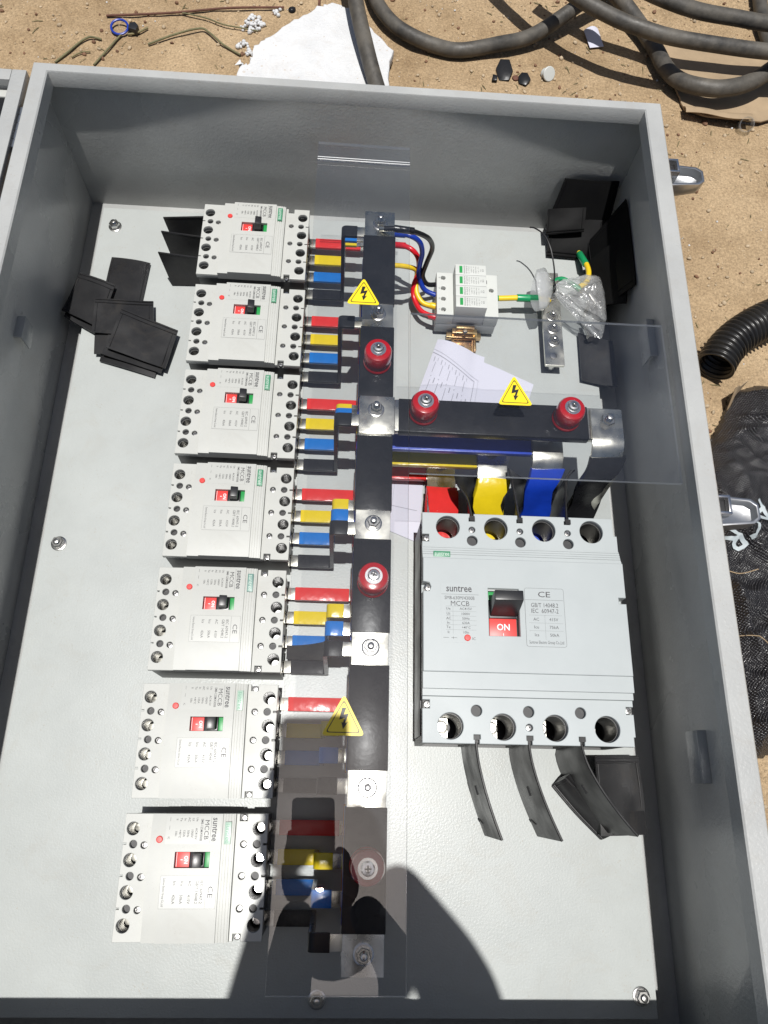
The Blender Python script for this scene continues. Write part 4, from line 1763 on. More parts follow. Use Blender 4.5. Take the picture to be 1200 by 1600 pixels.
build_earth()
wire('earth_wire', [(606, 946, 34), (618, 947, 34), (640, 949, 34), (662, 950, 33), (686, 951, 30)], 4.0, GYY,
     'green and yellow earth wire from the surge arrester to the earth bar', None,
     [((604.6, 946, 34), (609, 946.3, 34), 4.3, GYG, 'green_stripe'), ((636, 948.6, 34.1), (668, 950.2, 33), 5.4, GYG, 'heat_shrink'), ((668, 950.2, 33), (684, 951, 30), 3.4, TIN, 'crimp_lug')])
wire('earth_wire', [(742, 1058, 8), (744, 1045, 14), (746, 1029, 22), (747, 1005, 30), (742, 985, 32), (730, 975, 32)], 4.0, GYY,
     'green and yellow earth wire coming from the plate corner bolt', None,
     [((743, 1053, 10), (745.6, 1022, 25), 5.2, GYG, 'heat_shrink'), ((741.5, 1062, 6), (743, 1053, 10), 3.6, TIN, 'crimp_lug')])
wire('earth_wire', [(694, 985, 29), (704, 986, 34), (716, 979, 35), (730, 968, 34)], 3.6, GYG,
     'short green sleeved wire bolted to the earth bar top', None, [((690, 983, 26), (701, 986, 33), 3.2, TIN, 'crimp_lug')])

# ------------------------------------------------------------------ tied plastic bag of fixings


def build_bag():
    t = thing('plastic_bag', 'clear plastic bag of fixings tied at the neck beside the earth bar', 'plastic bag', (725, 945, 0))
    inv = Matrix.Translation((-.725, -.945, 0))
    kx, ky, kz = 686, 955, 52
    # gathered body: fan of pleats from the knot to the right
    m = MB()
    nu, nv = 26, 40
    rows = []
    for i in range(nu + 1):
        u = i / nu
        row = []
        for j in range(nv):
            a = 2 * pi * j / nv
            ry = 4 + 50 * (u ** .8) * (1 if u < .86 else sqrt(max(0, 1 - ((u - .86) / .15) ** 2)))
            rz_ = 4 + 22 * (u ** .75) * (1 if u < .8 else sqrt(max(.0, 1 - ((u - .8) / .21) ** 2)))
            pl = 1 + .20 * (1 - .75 * u) * sin(a * 11 + 1.3) + .17 * noise.noise(Vector((u * 6, cos(a) * 3.2, sin(a) * 3.2)))
            x = kx + 78 * u + 3 * noise.noise(Vector((u * 4, a, 3)))
            y = ky - 13 * u + ry * pl * cos(a)
            z = max(1.5, kz - 22 * u + rz_ * pl * sin(a))
            row.append(m.v(x, y, z))
        rows.append(row)
    for A, B in zip(rows[:-1], rows[1:]):
        for j in range(nv):
            m._face([A[j], A[(j + 1) % nv], B[(j + 1) % nv], B[j]])
    m._face(rows[-1])
    o = m.obj('bag_body', FILM, t, smooth_ang=22)
    o.matrix_parent_inverse = inv
    # open flare on the other side of the knot
    m = MB()
    rows = []
    for i in range(12):
        u = i / 11
        row = []
        for j in range(36):
            a = 2 * pi * j / 36
            r = 4 + 29 * sin(min(1, u * 1.7) * pi / 2)
            pl = 1 + .10 * sin(a * 7) * (1 - .8 * u)
            row.append(m.v(kx - 3 - 25 * u + 3 * cos(a * 2) * u, ky - 3 * u + r * pl * cos(a) + (-4 * u), max(2, kz + 2 + r * .55 * pl * sin(a))))
        rows.append(row)
    for A, B in zip(rows[:-1], rows[1:]):
        for j in range(36):
            m._face([A[j], A[(j + 1) % 36], B[(j + 1) % 36], B[j]])
    o = m.obj('bag_neck', FILM2, t, smooth_ang=70)
    o.matrix_parent_inverse = inv
    rnd = random.Random(4)
    for k in range(5):
        m = MB()
        x, y = 742 + rnd.uniform(-6, 16), 938 + rnd.uniform(-34, 30)
        M = Matrix.Translation((x, y, 16 + rnd.uniform(-4, 10))) @ Euler((pi / 2 + rnd.uniform(-.3, .3), 0, rnd.uniform(0, 3))).to_matrix().to_4x4()
        m.lathe(0, 0, [(3, -15), (3, 12)], 10, M)
        m.lathe(0, 0, [(6, 12), (6, 17)], 6, M)
        o = m.obj('loose_bolt', STEEL, t)
        o.matrix_parent_inverse = inv
    tie = thing('cable_tie', 'thin black cable tie with a long tail round the bag neck', 'cable tie', (kx, ky, kz))
    iv = Matrix.Translation((-kx * S, -ky * S, -kz * S))
    o = MB().tube([(kx, ky + 6 * cos(a), kz + 6 * sin(a)) for a in [2 * pi * q / 14 for q in range(14)]], 1.3, 6, 0, closed=True).obj('tie_loop', WBLK, tie)
    o.matrix_parent_inverse = iv
    o = MB().tube([(kx - 1, ky + 5, kz + 4), (683, 975, 68), (676, 1000, 80), (667, 1020, 84), (655, 1033, 82), (648, 1036, 80)], 1.15, 6, 6).obj('tie_tail', WBLK, tie)
    o.matrix_parent_inverse = iv


build_bag()

# ------------------------------------------------------------------ loose black barrier sheets


def quad_sheet(c, bow=0.0, wob=0.0, seed=0):
    A, B, C, D = [Vector(p) for p in c]   # around the quad

    def P(u, v):
        p = (A * (1 - u) + B * u) * (1 - v) + (D * (1 - u) + C * u) * v
        nn = (B - A).cross(D - A).normalized()
        return p + nn * (bow * 4 * u * (1 - u) + wob * noise.noise(Vector((u * 2, v * 2, seed))))
    return P


def loose_sheet(c, label, group, bow=0.0, rib=True, thick=1.8, arrow=False, m_=None):
    SH = m_ or SHEET
    cx = sum(p[0] for p in c) / 4
    cy = sum(p[1] for p in c) / 4
    cz = sum(p[2] for p in c) / 4
    t = thing('barrier_sheet', label, 'barrier sheet', (cx, cy, cz), 0, group)
    inv = Matrix.Translation((-cx * S, -cy * S, -cz * S))
    P = quad_sheet(c, bow or 2.6 * sin(cx * .37 + cy), 2.2, cx)
    o = MB().sheet(P, 8, 6, thick).obj('panel', SH, t, smooth_ang=30)
    o.matrix_parent_inverse = inv
    A, B, C, D = [Vector(p) for p in c]
    nn = (B - A).cross(D - A).normalized()
    if nn.z < 0:
        nn = -nn
    if rib:
        m = MB()
        for v in (.035, .12):
            a, b = P(.01, v) + nn * (thick * .5 + .5), P(.99, v) + nn * (thick * .5 + .5)
            mid = P(.5, v) + nn * (thick * .5 + .5)
            m.tube([a, mid, b], 1.1, 6, 4)
        for u in (.05, .93):
            m.tube([P(u, .14) + nn * (thick * .5 + .2), P(u, .55) + nn * (thick * .5 + .2), P(u, .96) + nn * (thick * .5 + .2)], .8, 6, 4)
        o = m.obj('rib', SH, t)
        o.matrix_parent_inverse = inv
    if arrow:
        m = MB()
        ax, ay = (B - A).normalized(), nn.cross((B - A).normalized())
        o_ = P(.66, .55) + nn * (thick * .5 + .25)
        pts = [(-6, -1), (1, -1), (1, -3), (6, 0), (1, 3), (1, 1), (-6, 1)]
        vs = [m.v(*(o_ + ax * p[0] + ay * p[1])) for p in pts]
        m._face(vs)
        o = m.obj('arrow_mark', HOLE, t)
        o.matrix_parent_inverse = inv
    return t


LG = 'loose black sheets heaped at the left of the plate'
loose_sheet([(45, 1004, 4), (101, 998, 4), (96, 905, 4), (40, 912, 4)][::-1], 'black plastic sheet standing highest in the left heap', LG)
loose_sheet([(7, 968, 12), (60, 948, 16), (48, 876, 15), (-9, 905, 10)], 'black plastic sheet overhanging the plate\'s left edge', LG)
loose_sheet([(2, 960, 8), (58, 940, 10), (46, 868, 9), (-6, 898, 7)], 'black plastic sheet under the one overhanging the plate\'s left edge', LG, rib=False)
loose_sheet([(37, 922, 20), (117, 924, 17), (124, 868, 17), (40, 866, 19)], 'black plastic sheet in the middle of the left heap', LG)
loose_sheet([(40, 893, 12), (118, 899, 9), (124, 842, 8), (45, 838, 10)], 'black plastic sheet just under the middle sheet of the heap', LG, rib=False)
loose_sheet([(57, 893, 4), (140, 868, 4), (130, 808, 4), (52, 830, 4)], 'black plastic sheet at the bottom of the left heap', LG, rib=False)
loose_sheet([(66, 899, 14), (148, 872, 10), (140, 812, 10), (57, 836, 14)], 'black plastic sheet second from the top of the left heap', LG, rib=False)
loose_sheet([(77, 906, 22), (157, 877, 17), (146, 816, 16), (64, 842, 21)], 'black plastic sheet on top of the left heap, nearest the breakers', LG)

BGp = 'black barriers standing at the left end of the topmost breaker'
for k, (y0, y1, lab) in enumerate(((1032, 1038, 'upper'), (1008, 1002, 'middle'), (972, 966, 'lower'))):
    t = thing('phase_barrier', '%s black barrier sheet slotted into the topmost breaker\'s left end' % lab, 'phase barrier', (155, y0, 0), 0, BGp)
    inv = Matrix.Translation((-.155, -y0 * S, 0))
    A, B = Vector((129, y0, 0)), Vector((189, y1, 0))

    def P(u, v, y0=y0, y1=y1):
        x = 128 + 60 * u + 8 * (1 - v) * (1 - u)
        return Vector((x, y0 + (y1 - y0) * u + (-8 if k else -6) * (1 - v) * (1 - u), 1.5 + 60 * v))
    o = MB().sheet(P, 8, 4, 1.6).obj('panel', SHEET, t, smooth_ang=30)
    o.matrix_parent_inverse = inv
    o = MB().tube([P(0, 1) + Vector((0, 0, .6)), P(.5, 1) + Vector((0, 0, .6)), P(1, 1) + Vector((0, 0, .6))], 1.3, 6, 4).obj('rib', SHEET, t)
    o.matrix_parent_inverse = inv

MG = 'black barriers at the bottom of the main breaker'
for x0, d, lab in ((549.5, 26, 'left'), (607, 32, 'middle'), (664.5, 56, 'right')):
    t = thing('phase_barrier', 'curved black barrier strip hanging from the %s slot under the main breaker' % lab, 'phase barrier', (x0, 327, 0), 0, MG)
    inv = Matrix.Translation((-x0 * S, -.327, 0))

    def P(u, v, x0=x0, d=d):
        b = d * u ** 1.5
        return Vector((x0 + b + (8 - .34 * d) * (1 - v) * u ** .5, 330 - 98 * u + (6 if d > 50 else 0) * u, 1.5 + 94 * v - 6 * u * v))
    o = MB().sheet(P, 12, 5, 1.8).obj('panel', SHEET, t, smooth_ang=40)
    o.matrix_parent_inverse = inv
    m = MB()
    m.tube([P(q / 5, .985) + Vector((0, 0, 1)) for q in range(6)], 1.4, 6, 3)
    m.box(x0 - 3.2, x0 + 3.2, 331, 336, 90, 101)
    m.box(x0 + 3.3, x0 + 6, 327.5, 330.5, 92, 99)
    o = m.obj('slot_rib', SHEET, t)
    o.matrix_parent_inverse = inv
    m = MB()
    a = [P(.45 + .1 * q, .5) + Vector((-1.3, -.5, 0)) for q in range(2)]
    m.tube([a[0], a[1]], .7, 5, 0)
    m.tube([P(.82, .06) + Vector((-1.1, -.4, 0)), P(.86, .2) + Vector((-1.1, -.4, 0))], .9, 5, 0)
    o = m.obj('moulded_mark', HOLE, t)
    o.matrix_parent_inverse = inv

TG = 'black barriers at the top of the main breaker'
for x0, top, bot, lab in ((550.5, [(551, 588, 95), (546, 611, 94), (536, 627, 93), (532, 643, 90)], [(551, 588, 8), (566, 622, 8), (580, 650, 8), (588, 676, 12)], 'between the red and yellow links'),
                          (608, [(608.5, 588, 95), (605, 616, 94), (602, 637, 93), (600, 655, 88)], [(608.5, 588, 8), (630, 624, 8), (643, 647, 8), (647, 668, 12)], 'between the yellow and blue links'),
                          (666, [(666.5, 588, 95), (668, 623, 94), (672, 644, 92), (684, 658, 84)], [(666.5, 588, 8), (672, 632, 8), (684, 658, 8), (703, 690, 12)], 'between the blue and black links')):
    t = thing('phase_barrier', 'twisted black barrier sheet %s' % lab, 'phase barrier', (x0, 589, 0), 0, TG)
    inv = Matrix.Translation((-x0 * S, -.589, 0))
    T_, B_ = smooth(top, 6), smooth(bot, 6)

    def P(u, v, T_=T_, B_=B_):
        f = u * (len(T_) - 1)
        i = min(int(f), len(T_) - 2)
        a = f - i
        p = T_[i] * (1 - a) + T_[i + 1] * a
        q = B_[i] * (1 - a) + B_[i + 1] * a
        return q * (1 - v) + p * v
    o = MB().sheet(P, 14, 6, 1.7).obj('panel', SHEET, t, smooth_ang=50)
    o.matrix_parent_inverse = inv
    m = MB()
    m.box(x0 - 3.2, x0 + 3.2, 580, 586, 88, 100.8)
    m.tube([P(q / 6, .99) for q in range(7)], 1.3, 6, 2)
    o = m.obj('slot_rib', SHEET, t)
    o.matrix_parent_inverse = inv

# the sheet covering the fifth breaker's blue feeder
t = thing('phase_barrier', 'curved black sheet lying over the fifth breaker\'s blue feeder bar', 'phase barrier', (360, 440, 18))
P5 = lambda u, v: Vector((336 + 48 * u, 424 + (15 + 7 * u ** 2) * v, 21 + 8 * v - 2 * u))
o = MB().sheet(P5, 10, 4, 1.4).obj('panel', SHEET, t, smooth_ang=50)
o.matrix_parent_inverse = Matrix.Translation((-.360, -.440, -.018))

# loose pieces right of the main breaker's bottom
RG = 'loose black sheets by the main breaker\'s bottom right corner'
loose_sheet([(699, 320, 34), (753, 322, 26), (756, 262, 24), (699, 258, 32)], 'black sheet with an arrow mark at the main breaker\'s lower right corner', RG, arrow=True)
loose_sheet([(700, 290, 22), (757, 292, 16), (760, 236, 14), (704, 234, 20)], 'black sheet under the one with the arrow mark', RG, rib=False)
for k, lab in enumerate(('outermost', 'middle', 'innermost')):
    ox, oy = k * 3.4, k * 3.0
    c = [(656 + ox, 288 + oy, 1.5), (711 + ox, 230 + oy, 1.5), (711 + ox, 230 + oy, 26 + 4 * k), (656 + ox, 288 + oy, 26 + 4 * k)]
    c = [(p[0] + (9 if p[2] > 10 else 0), p[1] + (8 if p[2] > 10 else 0), p[2]) for p in c]
    loose_sheet(c, '%s black sheet of the three leaning edgewise under the right barrier strip' % lab, RG, thick=2.2, rib=(k == 0))

# black sheets in the far right corner
CG = 'black sheets leaning in the far right corner'
loose_sheet([(690, 1092, 22), (786, 1092, 22), (786, 1126, 84), (704, 1126, 84)], 'black sheet leaning against the far wall in the right corner', CG, m_=SHEET_SHADED)
loose_sheet([(693, 1050, 4), (775, 1046, 5), (778, 1096, 36), (694, 1098, 34)], 'black sheet lying lowest in front of the corner sheets', CG, m_=SHEET_SHADED)
loose_sheet([(688, 1072, 24), (744, 1074, 34), (744, 1104, 52), (688, 1104, 44)], 'small black sheet resting across the other corner sheets', CG, m_=SHEET_SHADED)
loose_sheet([(752, 1068, 8), (757, 950, -6), (791, 944, 84), (791, 1090, 88)], 'tall black sheet leaning on the right wall near the far corner', CG, m_=SHEET_SHADED)
loose_sheet([(748, 1030, 14), (752, 960, 8), (786, 930, 60), (789, 1040, 74)], 'black sheet leaning inside the tall one on the right wall', CG, rib=False, m_=SHEET_SHADED)
loose_sheet([(731, 912, 9), (779, 897, 14), (780, 822, 14), (730, 833, 9)], 'square black sheet at the plate\'s right edge under the clear cover', CG, rib=False)
loose_sheet([(733, 915, 4), (775, 903, 2), (779, 828, 2), (733, 836, 4)], 'black sheet beneath the square one at the plate\'s right edge', CG, rib=False)

# ------------------------------------------------------------------ folded drawing


def build_paper():
    t = thing('folded_drawing', 'folded white circuit drawing tucked under the horizontal busbars', 'paper', (560, 760, 0))
    inv = Matrix.Translation((-.560, -.760, 0))
    # upper flap, bulging at the fold along its left edge
    A, B, C, D = Vector((524, 890, 0)), Vector((592, 866, 0)), Vector((572, 700, 0)), Vector((470, 722, 0))

    def P(u, v):
        p = (A * (1 - u) + B * u) * (1 - v) + (D * (1 - u) + C * u) * v
        z = 4 + 9 * sin(pi * min(1, u * 1.1 + .12)) * (1 - .3 * v) + 1.2 * noise.noise(Vector((u * 3, v * 3, 0)))
        return Vector((p.x, p.y, z))
    o = MB().sheet(P, 16, 20, .35).obj('upper_sheet', PAPER, t, smooth_ang=60)
    o.matrix_parent_inverse = inv
    A2, B2, C2, D2 = Vector((560, 872, 0)), Vector((662, 826, 0)), Vector((600, 640, 0)), Vector((500, 690, 0))

    def P2(u, v):
        p = (A2 * (1 - u) + B2 * u) * (1 - v) + (D2 * (1 - u) + C2 * u) * v
        return Vector((p.x, p.y, 1.6 + 1.5 * sin(u * 3) * (1 - v) + .8 * noise.noise(Vector((u * 3, v * 3, 4)))))
    o = MB().sheet(P2, 12, 14, .35).obj('under_sheet', PAPER, t, smooth_ang=60)
    o.matrix_parent_inverse = inv
    A3, B3, C3, D3 = Vector((446, 720, 0)), Vector((507, 726, 0)), Vector((497, 582, 0)), Vector((428, 610, 0))

    def P3(u, v):
        p = (A3 * (1 - u) + B3 * u) * (1 - v) + (D3 * (1 - u) + C3 * u) * v
        return Vector((p.x, p.y, 1.4 + 1.0 * sin(v * 3)))
    o = MB().sheet(P3, 8, 12, .35).obj('lower_sheet', PAPER, t, smooth_ang=60)
    o.matrix_parent_inverse = inv
    # printing that follows the flap
    m = MB()

    def stroke(F, a, b, wd=.006, n=10):
        a, b = Vector(a), Vector(b)
        d = (b - a).normalized()
        nn = Vector((-d.y, d.x)) * wd / 2
        prev = None
        for k in range(n + 1):
            q = a + (b - a) * k / n
            r = [F(*(q + nn)) + Vector((0, 0, .55)), F(*(q - nn)) + Vector((0, 0, .55))]
            r = [m.v(*p) for p in r]
            if prev:
                m._face([prev[0], prev[1], r[1], r[0]])
            prev = r
    stroke(P, (.0, .13), (.86, .27), .006)
    stroke(P, (.86, .27), (.80, .98), .009)
    stroke(P, (.0, .10), (.93, .25), .003)
    stroke(P, (.93, .25), (.88, .98), .004)
    for k in range(5):
        u = .13 + .145 * k
        v = .20 + .022 * k
        for a, b in ((.0, .10), (.13, .14), (.17, .30), (.33, .345), (.37, .44)):
            stroke(P, (u - .02 + .0, v + .02 + a), (u - .03, v + .02 + b), .009, 3)
        stroke(P, (u - .06, v - .03), (u - .06, v + .015), .012, 2)
        stroke(P, (u + .01, v - .02), (u + .01, v + .012), .007, 2)
        stroke(P, (u + .05, v + .17), (u + .045, v + .22), .014, 2)
    stroke(P, (.06, .62), (.70, .76), .012)
    stroke(P, (.66, .74), (.64, .95), .010)
    stroke(P, (.72, .80), (.70, .86), .014, 2)
    stroke(P, (.52, .80), (.51, .86), .014, 2)
    # title along the right border, bent onto the paper
    me, tw, th = text_mesh('AC COMBINER')
    vs = []
    for v in me.vertices:
        a, b = v.co.x / tw + .5, v.co.y / th
        q = (.775 - .03 * b, .58 + .34 * a)
        # letters read downwards along the border
        vs.append(m.v(*(P(.765 + .045 * b, .60 + .34 * a) + Vector((0, 0, .6)))))
    for p in me.polygons:
        m._face([vs[i] for i in p.vertices])
    me, tw, th = text_mesh('BUTOR')
    vs = [m.v(*(P3(.20 - .045 * (v.co.y / th) + .10 * (v.co.x / tw), .40 - .20 * (v.co.x / tw)) + Vector((0, 0, .6)))) for v in me.vertices]
    for p in me.polygons:
        m._face([vs[i] for i in p.vertices])
    stroke(P3, (.05, .58), (.55, .34), .006)
    stroke(P3, (.02, .62), (.62, .32), .004)
    stroke(P3, (.42, .40), (.42, .72), .004)
    stroke(P3, (.42, .72), (.92, .70), .005)
    o = m.obj('drawing_print', PINK, t, smooth_ang=0)
    o.matrix_parent_inverse = inv


build_paper()

# ------------------------------------------------------------------ things on the sand


def blob_outline(pts, jag, seed, n=8):
    rnd = random.Random(seed)
    out = []
    for i in range(len(pts)):
        a, b = Vector(pts[i]), Vector(pts[(i + 1) % len(pts)])
        for k in range(n):
            q = a + (b - a) * k / n
            out.append((q.x + rnd.uniform(-jag, jag), q.y + rnd.uniform(-jag, jag)))
    return out


def centre(t_, o):
    o.matrix_parent_inverse = Matrix.Translation(-Vector(t_.location))


out = blob_outline([(185, 1360), (193, 1432), (207, 1430), (214, 1472), (258, 1522), (318, 1580), (352, 1592), (385, 1575), (452, 1486), (446, 1360)], 3.0, 2, 9)
o = plate_obj('polystyrene_sheet', [([out], GZ + 5, GZ + 24, 3)], FOAM)
tag(o, 'broken white polystyrene sheet lying behind the cabinet', 'foam sheet')


def cable(pts, r, label):
    p2 = []
    for i, (x, y, z) in enumerate(pts):
        p2.append((x, y, z))
    o = MB().tube(p2, r, 18, 10).obj('power_cable', CABLE, smooth_ang=60)
    tag(o, label, 'cable', 'thick dusty power cables behind the cabinet')


cable([(360, 1680, 40), (376, 1600, 34), (388, 1530, 26), (402, 1470, 16), (420, 1405, 2), (440, 1345, -10), (462, 1290, -18), (500, 1235, -22)], 13.5, 'thick black cable crossing the white polystyrene sheet')
cable([(398, 1690, -10), (420, 1610, -14), (448, 1560, -16), (482, 1532, -18), (528, 1512, -20), (573, 1505, -20), (640, 1524, -18), (700, 1545, -14), (770, 1596, 0), (840, 1650, 20)], 12.5, 'thick black cable curving in a shallow bow behind the cabinet')
cable([(640, 1660, 70), (700, 1590, 70), (760, 1535, 66), (822, 1498, 62), (870, 1480, 60), (918, 1468, 58), (1000, 1460, 56), (1083, 1456, 54), (1200, 1462, 50)], 12.5, 'lower of the two raised black cables sweeping to the right edge')
cable([(720, 1640, 90), (770, 1600, 88), (829, 1565, 84), (890, 1536, 78), (957, 1514, 74), (1030, 1508, 70), (1091, 1506, 66), (1220, 1512, 60)], 12.5, 'upper of the two raised black cables sweeping to the right edge')
cable([(820, 1720, -6), (870, 1650, -10), (905, 1590, -16), (926, 1535, -16), (938, 1490, -14), (955, 1454, -8), (985, 1432, 0), (1025, 1424, 6), (1075, 1440, 10), (1125, 1478, 16), (1200, 1545, 24)], 14, 'thick black cable bending sharply over the cardboard')
cable([(1150, 1740, -18), (1144, 1684, -18), (1141, 1617, -18), (1150, 1550, -20)], 12.5, 'short length of thick black cable at the far right corner')

# cardboard under the cables
cu = blob_outline([(936, 1560), (962, 1446), (968, 1410), (1010, 1398), (1104, 1392), (1180, 1420), (1190, 1580)], 1.5, 6, 5)
o = plate_obj('cardboard_sheet', [([cu], GZ + 4, GZ + 8, 1)], CARD)
tag(o, 'flat torn brown cardboard lying under the black cables', 'cardboard')
m = MB()
m.sheet(lambda u, v: Vector((965 + 118 * u, 1412 - 20 * v - 8 * u, GZ + 10 + 9 * sin(pi * v * .7) + 2 * sin(u * 7))), 14, 4, 2.5)
o = m.obj('cardboard_flap', CARD, smooth_ang=50)
tag(o, 'curled torn strip of brown cardboard at the near edge of the sheet', 'cardboard')

# corrugated conduit
pts = smooth([(936, 872, -2), (952, 898, 0), (972, 920, 1), (1000, 941, 2), (1032, 960, 2), (1075, 980, 2), (1140, 1002, 2), (1240, 1030, 2)], 26)
m = MB()
nr = len(pts)
R0 = 28.5


def conduit_rings(m, inner):
    rings = []
    last = None
    s = 0
    for i, p in enumerate(pts):
        d = (pts[min(i + 1, nr - 1)] - pts[max(i - 1, 0)]).normalized()
        if i:
            s += (p - pts[i - 1]).length
        u = d.cross(Vector((0, 0, 1))).normalized()
        w = d.cross(u)
        ph = (s % 8.4) / 8.4
        k = .5 + .5 * cos(2 * pi * ph)
        k = max(0, min(1, (k - .25) * 2))
        r = R0 - 4.2 + 4.2 * k - (1.6 if inner else 0)
        rings.append([m.v(*(p + (u * cos(2 * pi * q / 36) + w * sin(2 * pi * q / 36)) * r)) for q in range(36)])
    for A, B in zip(rings[:-1], rings[1:]):
        for q in range(36):
            f = [A[q], A[(q + 1) % 36], B[(q + 1) % 36], B[q]]
            m._face(f)
    return rings


ro = conduit_rings(m, False)
ri = conduit_rings(m, True)
for q in range(36):
    m._face([ro[0][q], ri[0][q], ri[0][(q + 1) % 36], ro[0][(q + 1) % 36]])
o = m.obj('corrugated_conduit', PIPE, smooth_ang=70)
tag(o, 'open end of a black corrugated plastic conduit on the sand', 'conduit')

# woven bag with printing
POLY = [(872, 300), (880, 420), (884, 560), (892, 690), (912, 746), (948, 800), (968, 846), (1010, 862), (1070, 848), (1130, 700), (1140, 400), (1080, 316), (960, 332)]


def in_poly(x, y):
    c = False
    n = len(POLY)
    for i in range(n):
        (xa, ya), (xb, yb) = POLY[i], POLY[i - 1]
        if (ya > y) != (yb > y) and x < (xb - xa) * (y - ya) / (yb - ya) + xa:
            c = not c
    return c


def edge_d(x, y):
    best = 1e9
    for i in range(len(POLY)):
        a, b = Vector(POLY[i]), Vector(POLY[i - 1])
        p = Vector((x, y))
        t_ = max(0, min(1, (p - a).dot(b - a) / (b - a).length_squared))
        best = min(best, (p - (a + (b - a) * t_)).length)
    return best


def bag_z(x, y):
    d = edge_d(x, y)
    q = Vector((x * .012, y * .012, 0))
    h = 30 * (1 - math.exp(-d / 22.0))
    fold = 1 - abs(noise.noise(Vector((x * .004 + y * .010, y * .005 - x * .004, 2)) * 1.6)) * 2
    r1 = 1 - abs(noise.noise(Vector((x * .013 + y * .006, y * .011 - x * .004, 7))))
    r2 = 1 - abs(noise.noise(Vector((x * .03 - y * .012, y * .026, 3))))
    return GZ + 4 + h * (1 + .28 * noise.noise(q)) + (14 * max(0, fold) ** 3 + 16 * max(0, r1) ** 6 + 6 * max(0, r2) ** 5) * min(1, d / 30)


def build_sack():
    step = 4
    xs = [864 + step * i for i in range(int(282 / step) + 1)]
    ys = [292 + step * i for i in range(int(576 / step) + 1)]
    m = MB()
    V = {}
    for i, x in enumerate(xs):
        for j, y in enumerate(ys):
            if in_poly(x, y):
                V[i, j] = m.v(x, y, bag_z(x, y))
    bd = {}
    for i in range(len(xs) - 1):
        for j in range(len(ys) - 1):
            k = [(i, j), (i + 1, j), (i + 1, j + 1), (i, j + 1)]
            if all(q in V for q in k):
                m._face([V[q] for q in k])
    m.bm.edges.ensure_lookup_table()
    bnd = [e for e in m.bm.edges if len(e.link_faces) == 1]
    r = bmesh.ops.extrude_edge_only(m.bm, edges=bnd)
    for v in r['geom']:
        if isinstance(v, bmesh.types.BMVert):
            v.co.z = (GZ - 6) * S
    t = thing('woven_sack', 'black woven plastic sack with white letters lying beside the right latch', 'sack', (1000, 580, GZ))
    o = m.obj('fabric', WEAVE, t, smooth_ang=80)
    centre(t, o)
    # letters drape over the cloth
    m = MB()
    for s_, cx, cy, w, h, rot in (('ACR', 943, 620, 86, 34, 222),):
        me, tw, th = text_mesh(s_, .012)
        a = radians(rot)
        bm2 = bmesh.new()
        bm2.from_mesh(me)
        bmesh.ops.triangulate(bm2, faces=bm2.faces[:])
        for _ in range(3):
            le = [e for e in bm2.edges if e.calc_length() > .12]
            if le:
                bmesh.ops.subdivide_edges(bm2, edges=le, cuts=1)
                bmesh.ops.triangulate(bm2, faces=bm2.faces[:])
        idx = {}
        for v in bm2.verts:
            lx, ly = v.co.x / tw * w, v.co.y / th * h
            x, y = cx + lx * cos(a) - ly * sin(a), cy + lx * sin(a) + ly * cos(a)
            idx[v] = m.v(x, y, bag_z(x, y) + 2.4)
        for f in bm2.faces:
            m._face([idx[v] for v in f.verts])
        bm2.free()
    o = m.obj('lettering', BWHT, t, smooth_ang=60)
    centre(t, o)
    # frayed tan lining at the mouth
    m = MB()
    m.sheet(lambda u, v: Vector((958 + 26 * u, 812 + 40 * u + 22 * v * (1 - u), GZ + 6 + 34 * v * (1 - .3 * u) + 4 * sin(u * 9))), 10, 6, 1.2)
    o = m.obj('torn_lining', CARD, t, smooth_ang=60)
    centre(t, o)
    for pts_ in ([(905, 472, 0), (930, 470, 0), (955, 455, 0), (990, 448, 0)], [(900, 560, 0), (925, 556, 0), (950, 562, 0)]):
        m = MB()
        m.tube([(x, y, bag_z(x, y) + 1.0) for x, y, _ in smooth(pts_, 5)], .7, 6, 0)
        o = m.obj('loose_thread', CARD, t)
        centre(t, o)


build_sack()

# thin stems and rods
def stem(name, pts, r, m, label, cat):
    o = MB().tube([(x, y, ground_z(x, y) + z) for x, y, z in pts], r, 7, 6).obj(name, m, smooth_ang=60)
    tag(o, label, cat)


stem('metal_rod', [(-52, 1548, 4), (60, 1568, 5), (160, 1588, 6), (256, 1600, 5)], 2.0, RUST, 'thin rusty rod lying across the sand behind the cabinet', 'rod')
stem('dry_stem', [(-120, 1428, 3), (-100, 1452, 4), (-84, 1480, 4), (-70, 1492, 5), (-52, 1490, 3)], 1.8, GTWIG, 'bent grey green stem on the sand above the hinge', 'stem')
stem('dry_stem', [(-55, 1427, 3), (-44, 1452, 4), (-28, 1490, 4), (-20, 1504, 5)], 1.7, GTWIG, 'straight grey green stem below the blue ring', 'stem')
stem('dry_stem', [(28, 1486, 4), (70, 1512, 6), (112, 1532, 7), (130, 1524, 6), (158, 1498, 5), (188, 1476, 4)], 1.8, GTWIG, 'long bent green stem left of the polystyrene sheet', 'stem')
stem('dry_stem', [(70, 1572, 5), (118, 1560, 6), (152, 1548, 6), (186, 1544, 5), (214, 1540, 4)], 1.3, GTWIG, 'green stem lying just below the rusty rod', 'stem')
stem('dry_stem', [(-94, 1440, 3), (-80, 1452, 4), (-66, 1458, 3)], 1.3, TWIG, 'short tan stem beside the bent grey green one', 'stem')
stem('dry_stem', [(318, 1660, 4), (319, 1620, 8), (319, 1560, 20)], 2.2, RUST, 'thin dark stick standing over the polystyrene sheet edge', 'stem')
stem('dry_stem', [(1010, 846, 2), (1024, 842, 3), (1040, 838, 2)], 1.2, RUST, 'short dark twig between the conduit and the sack', 'stem')
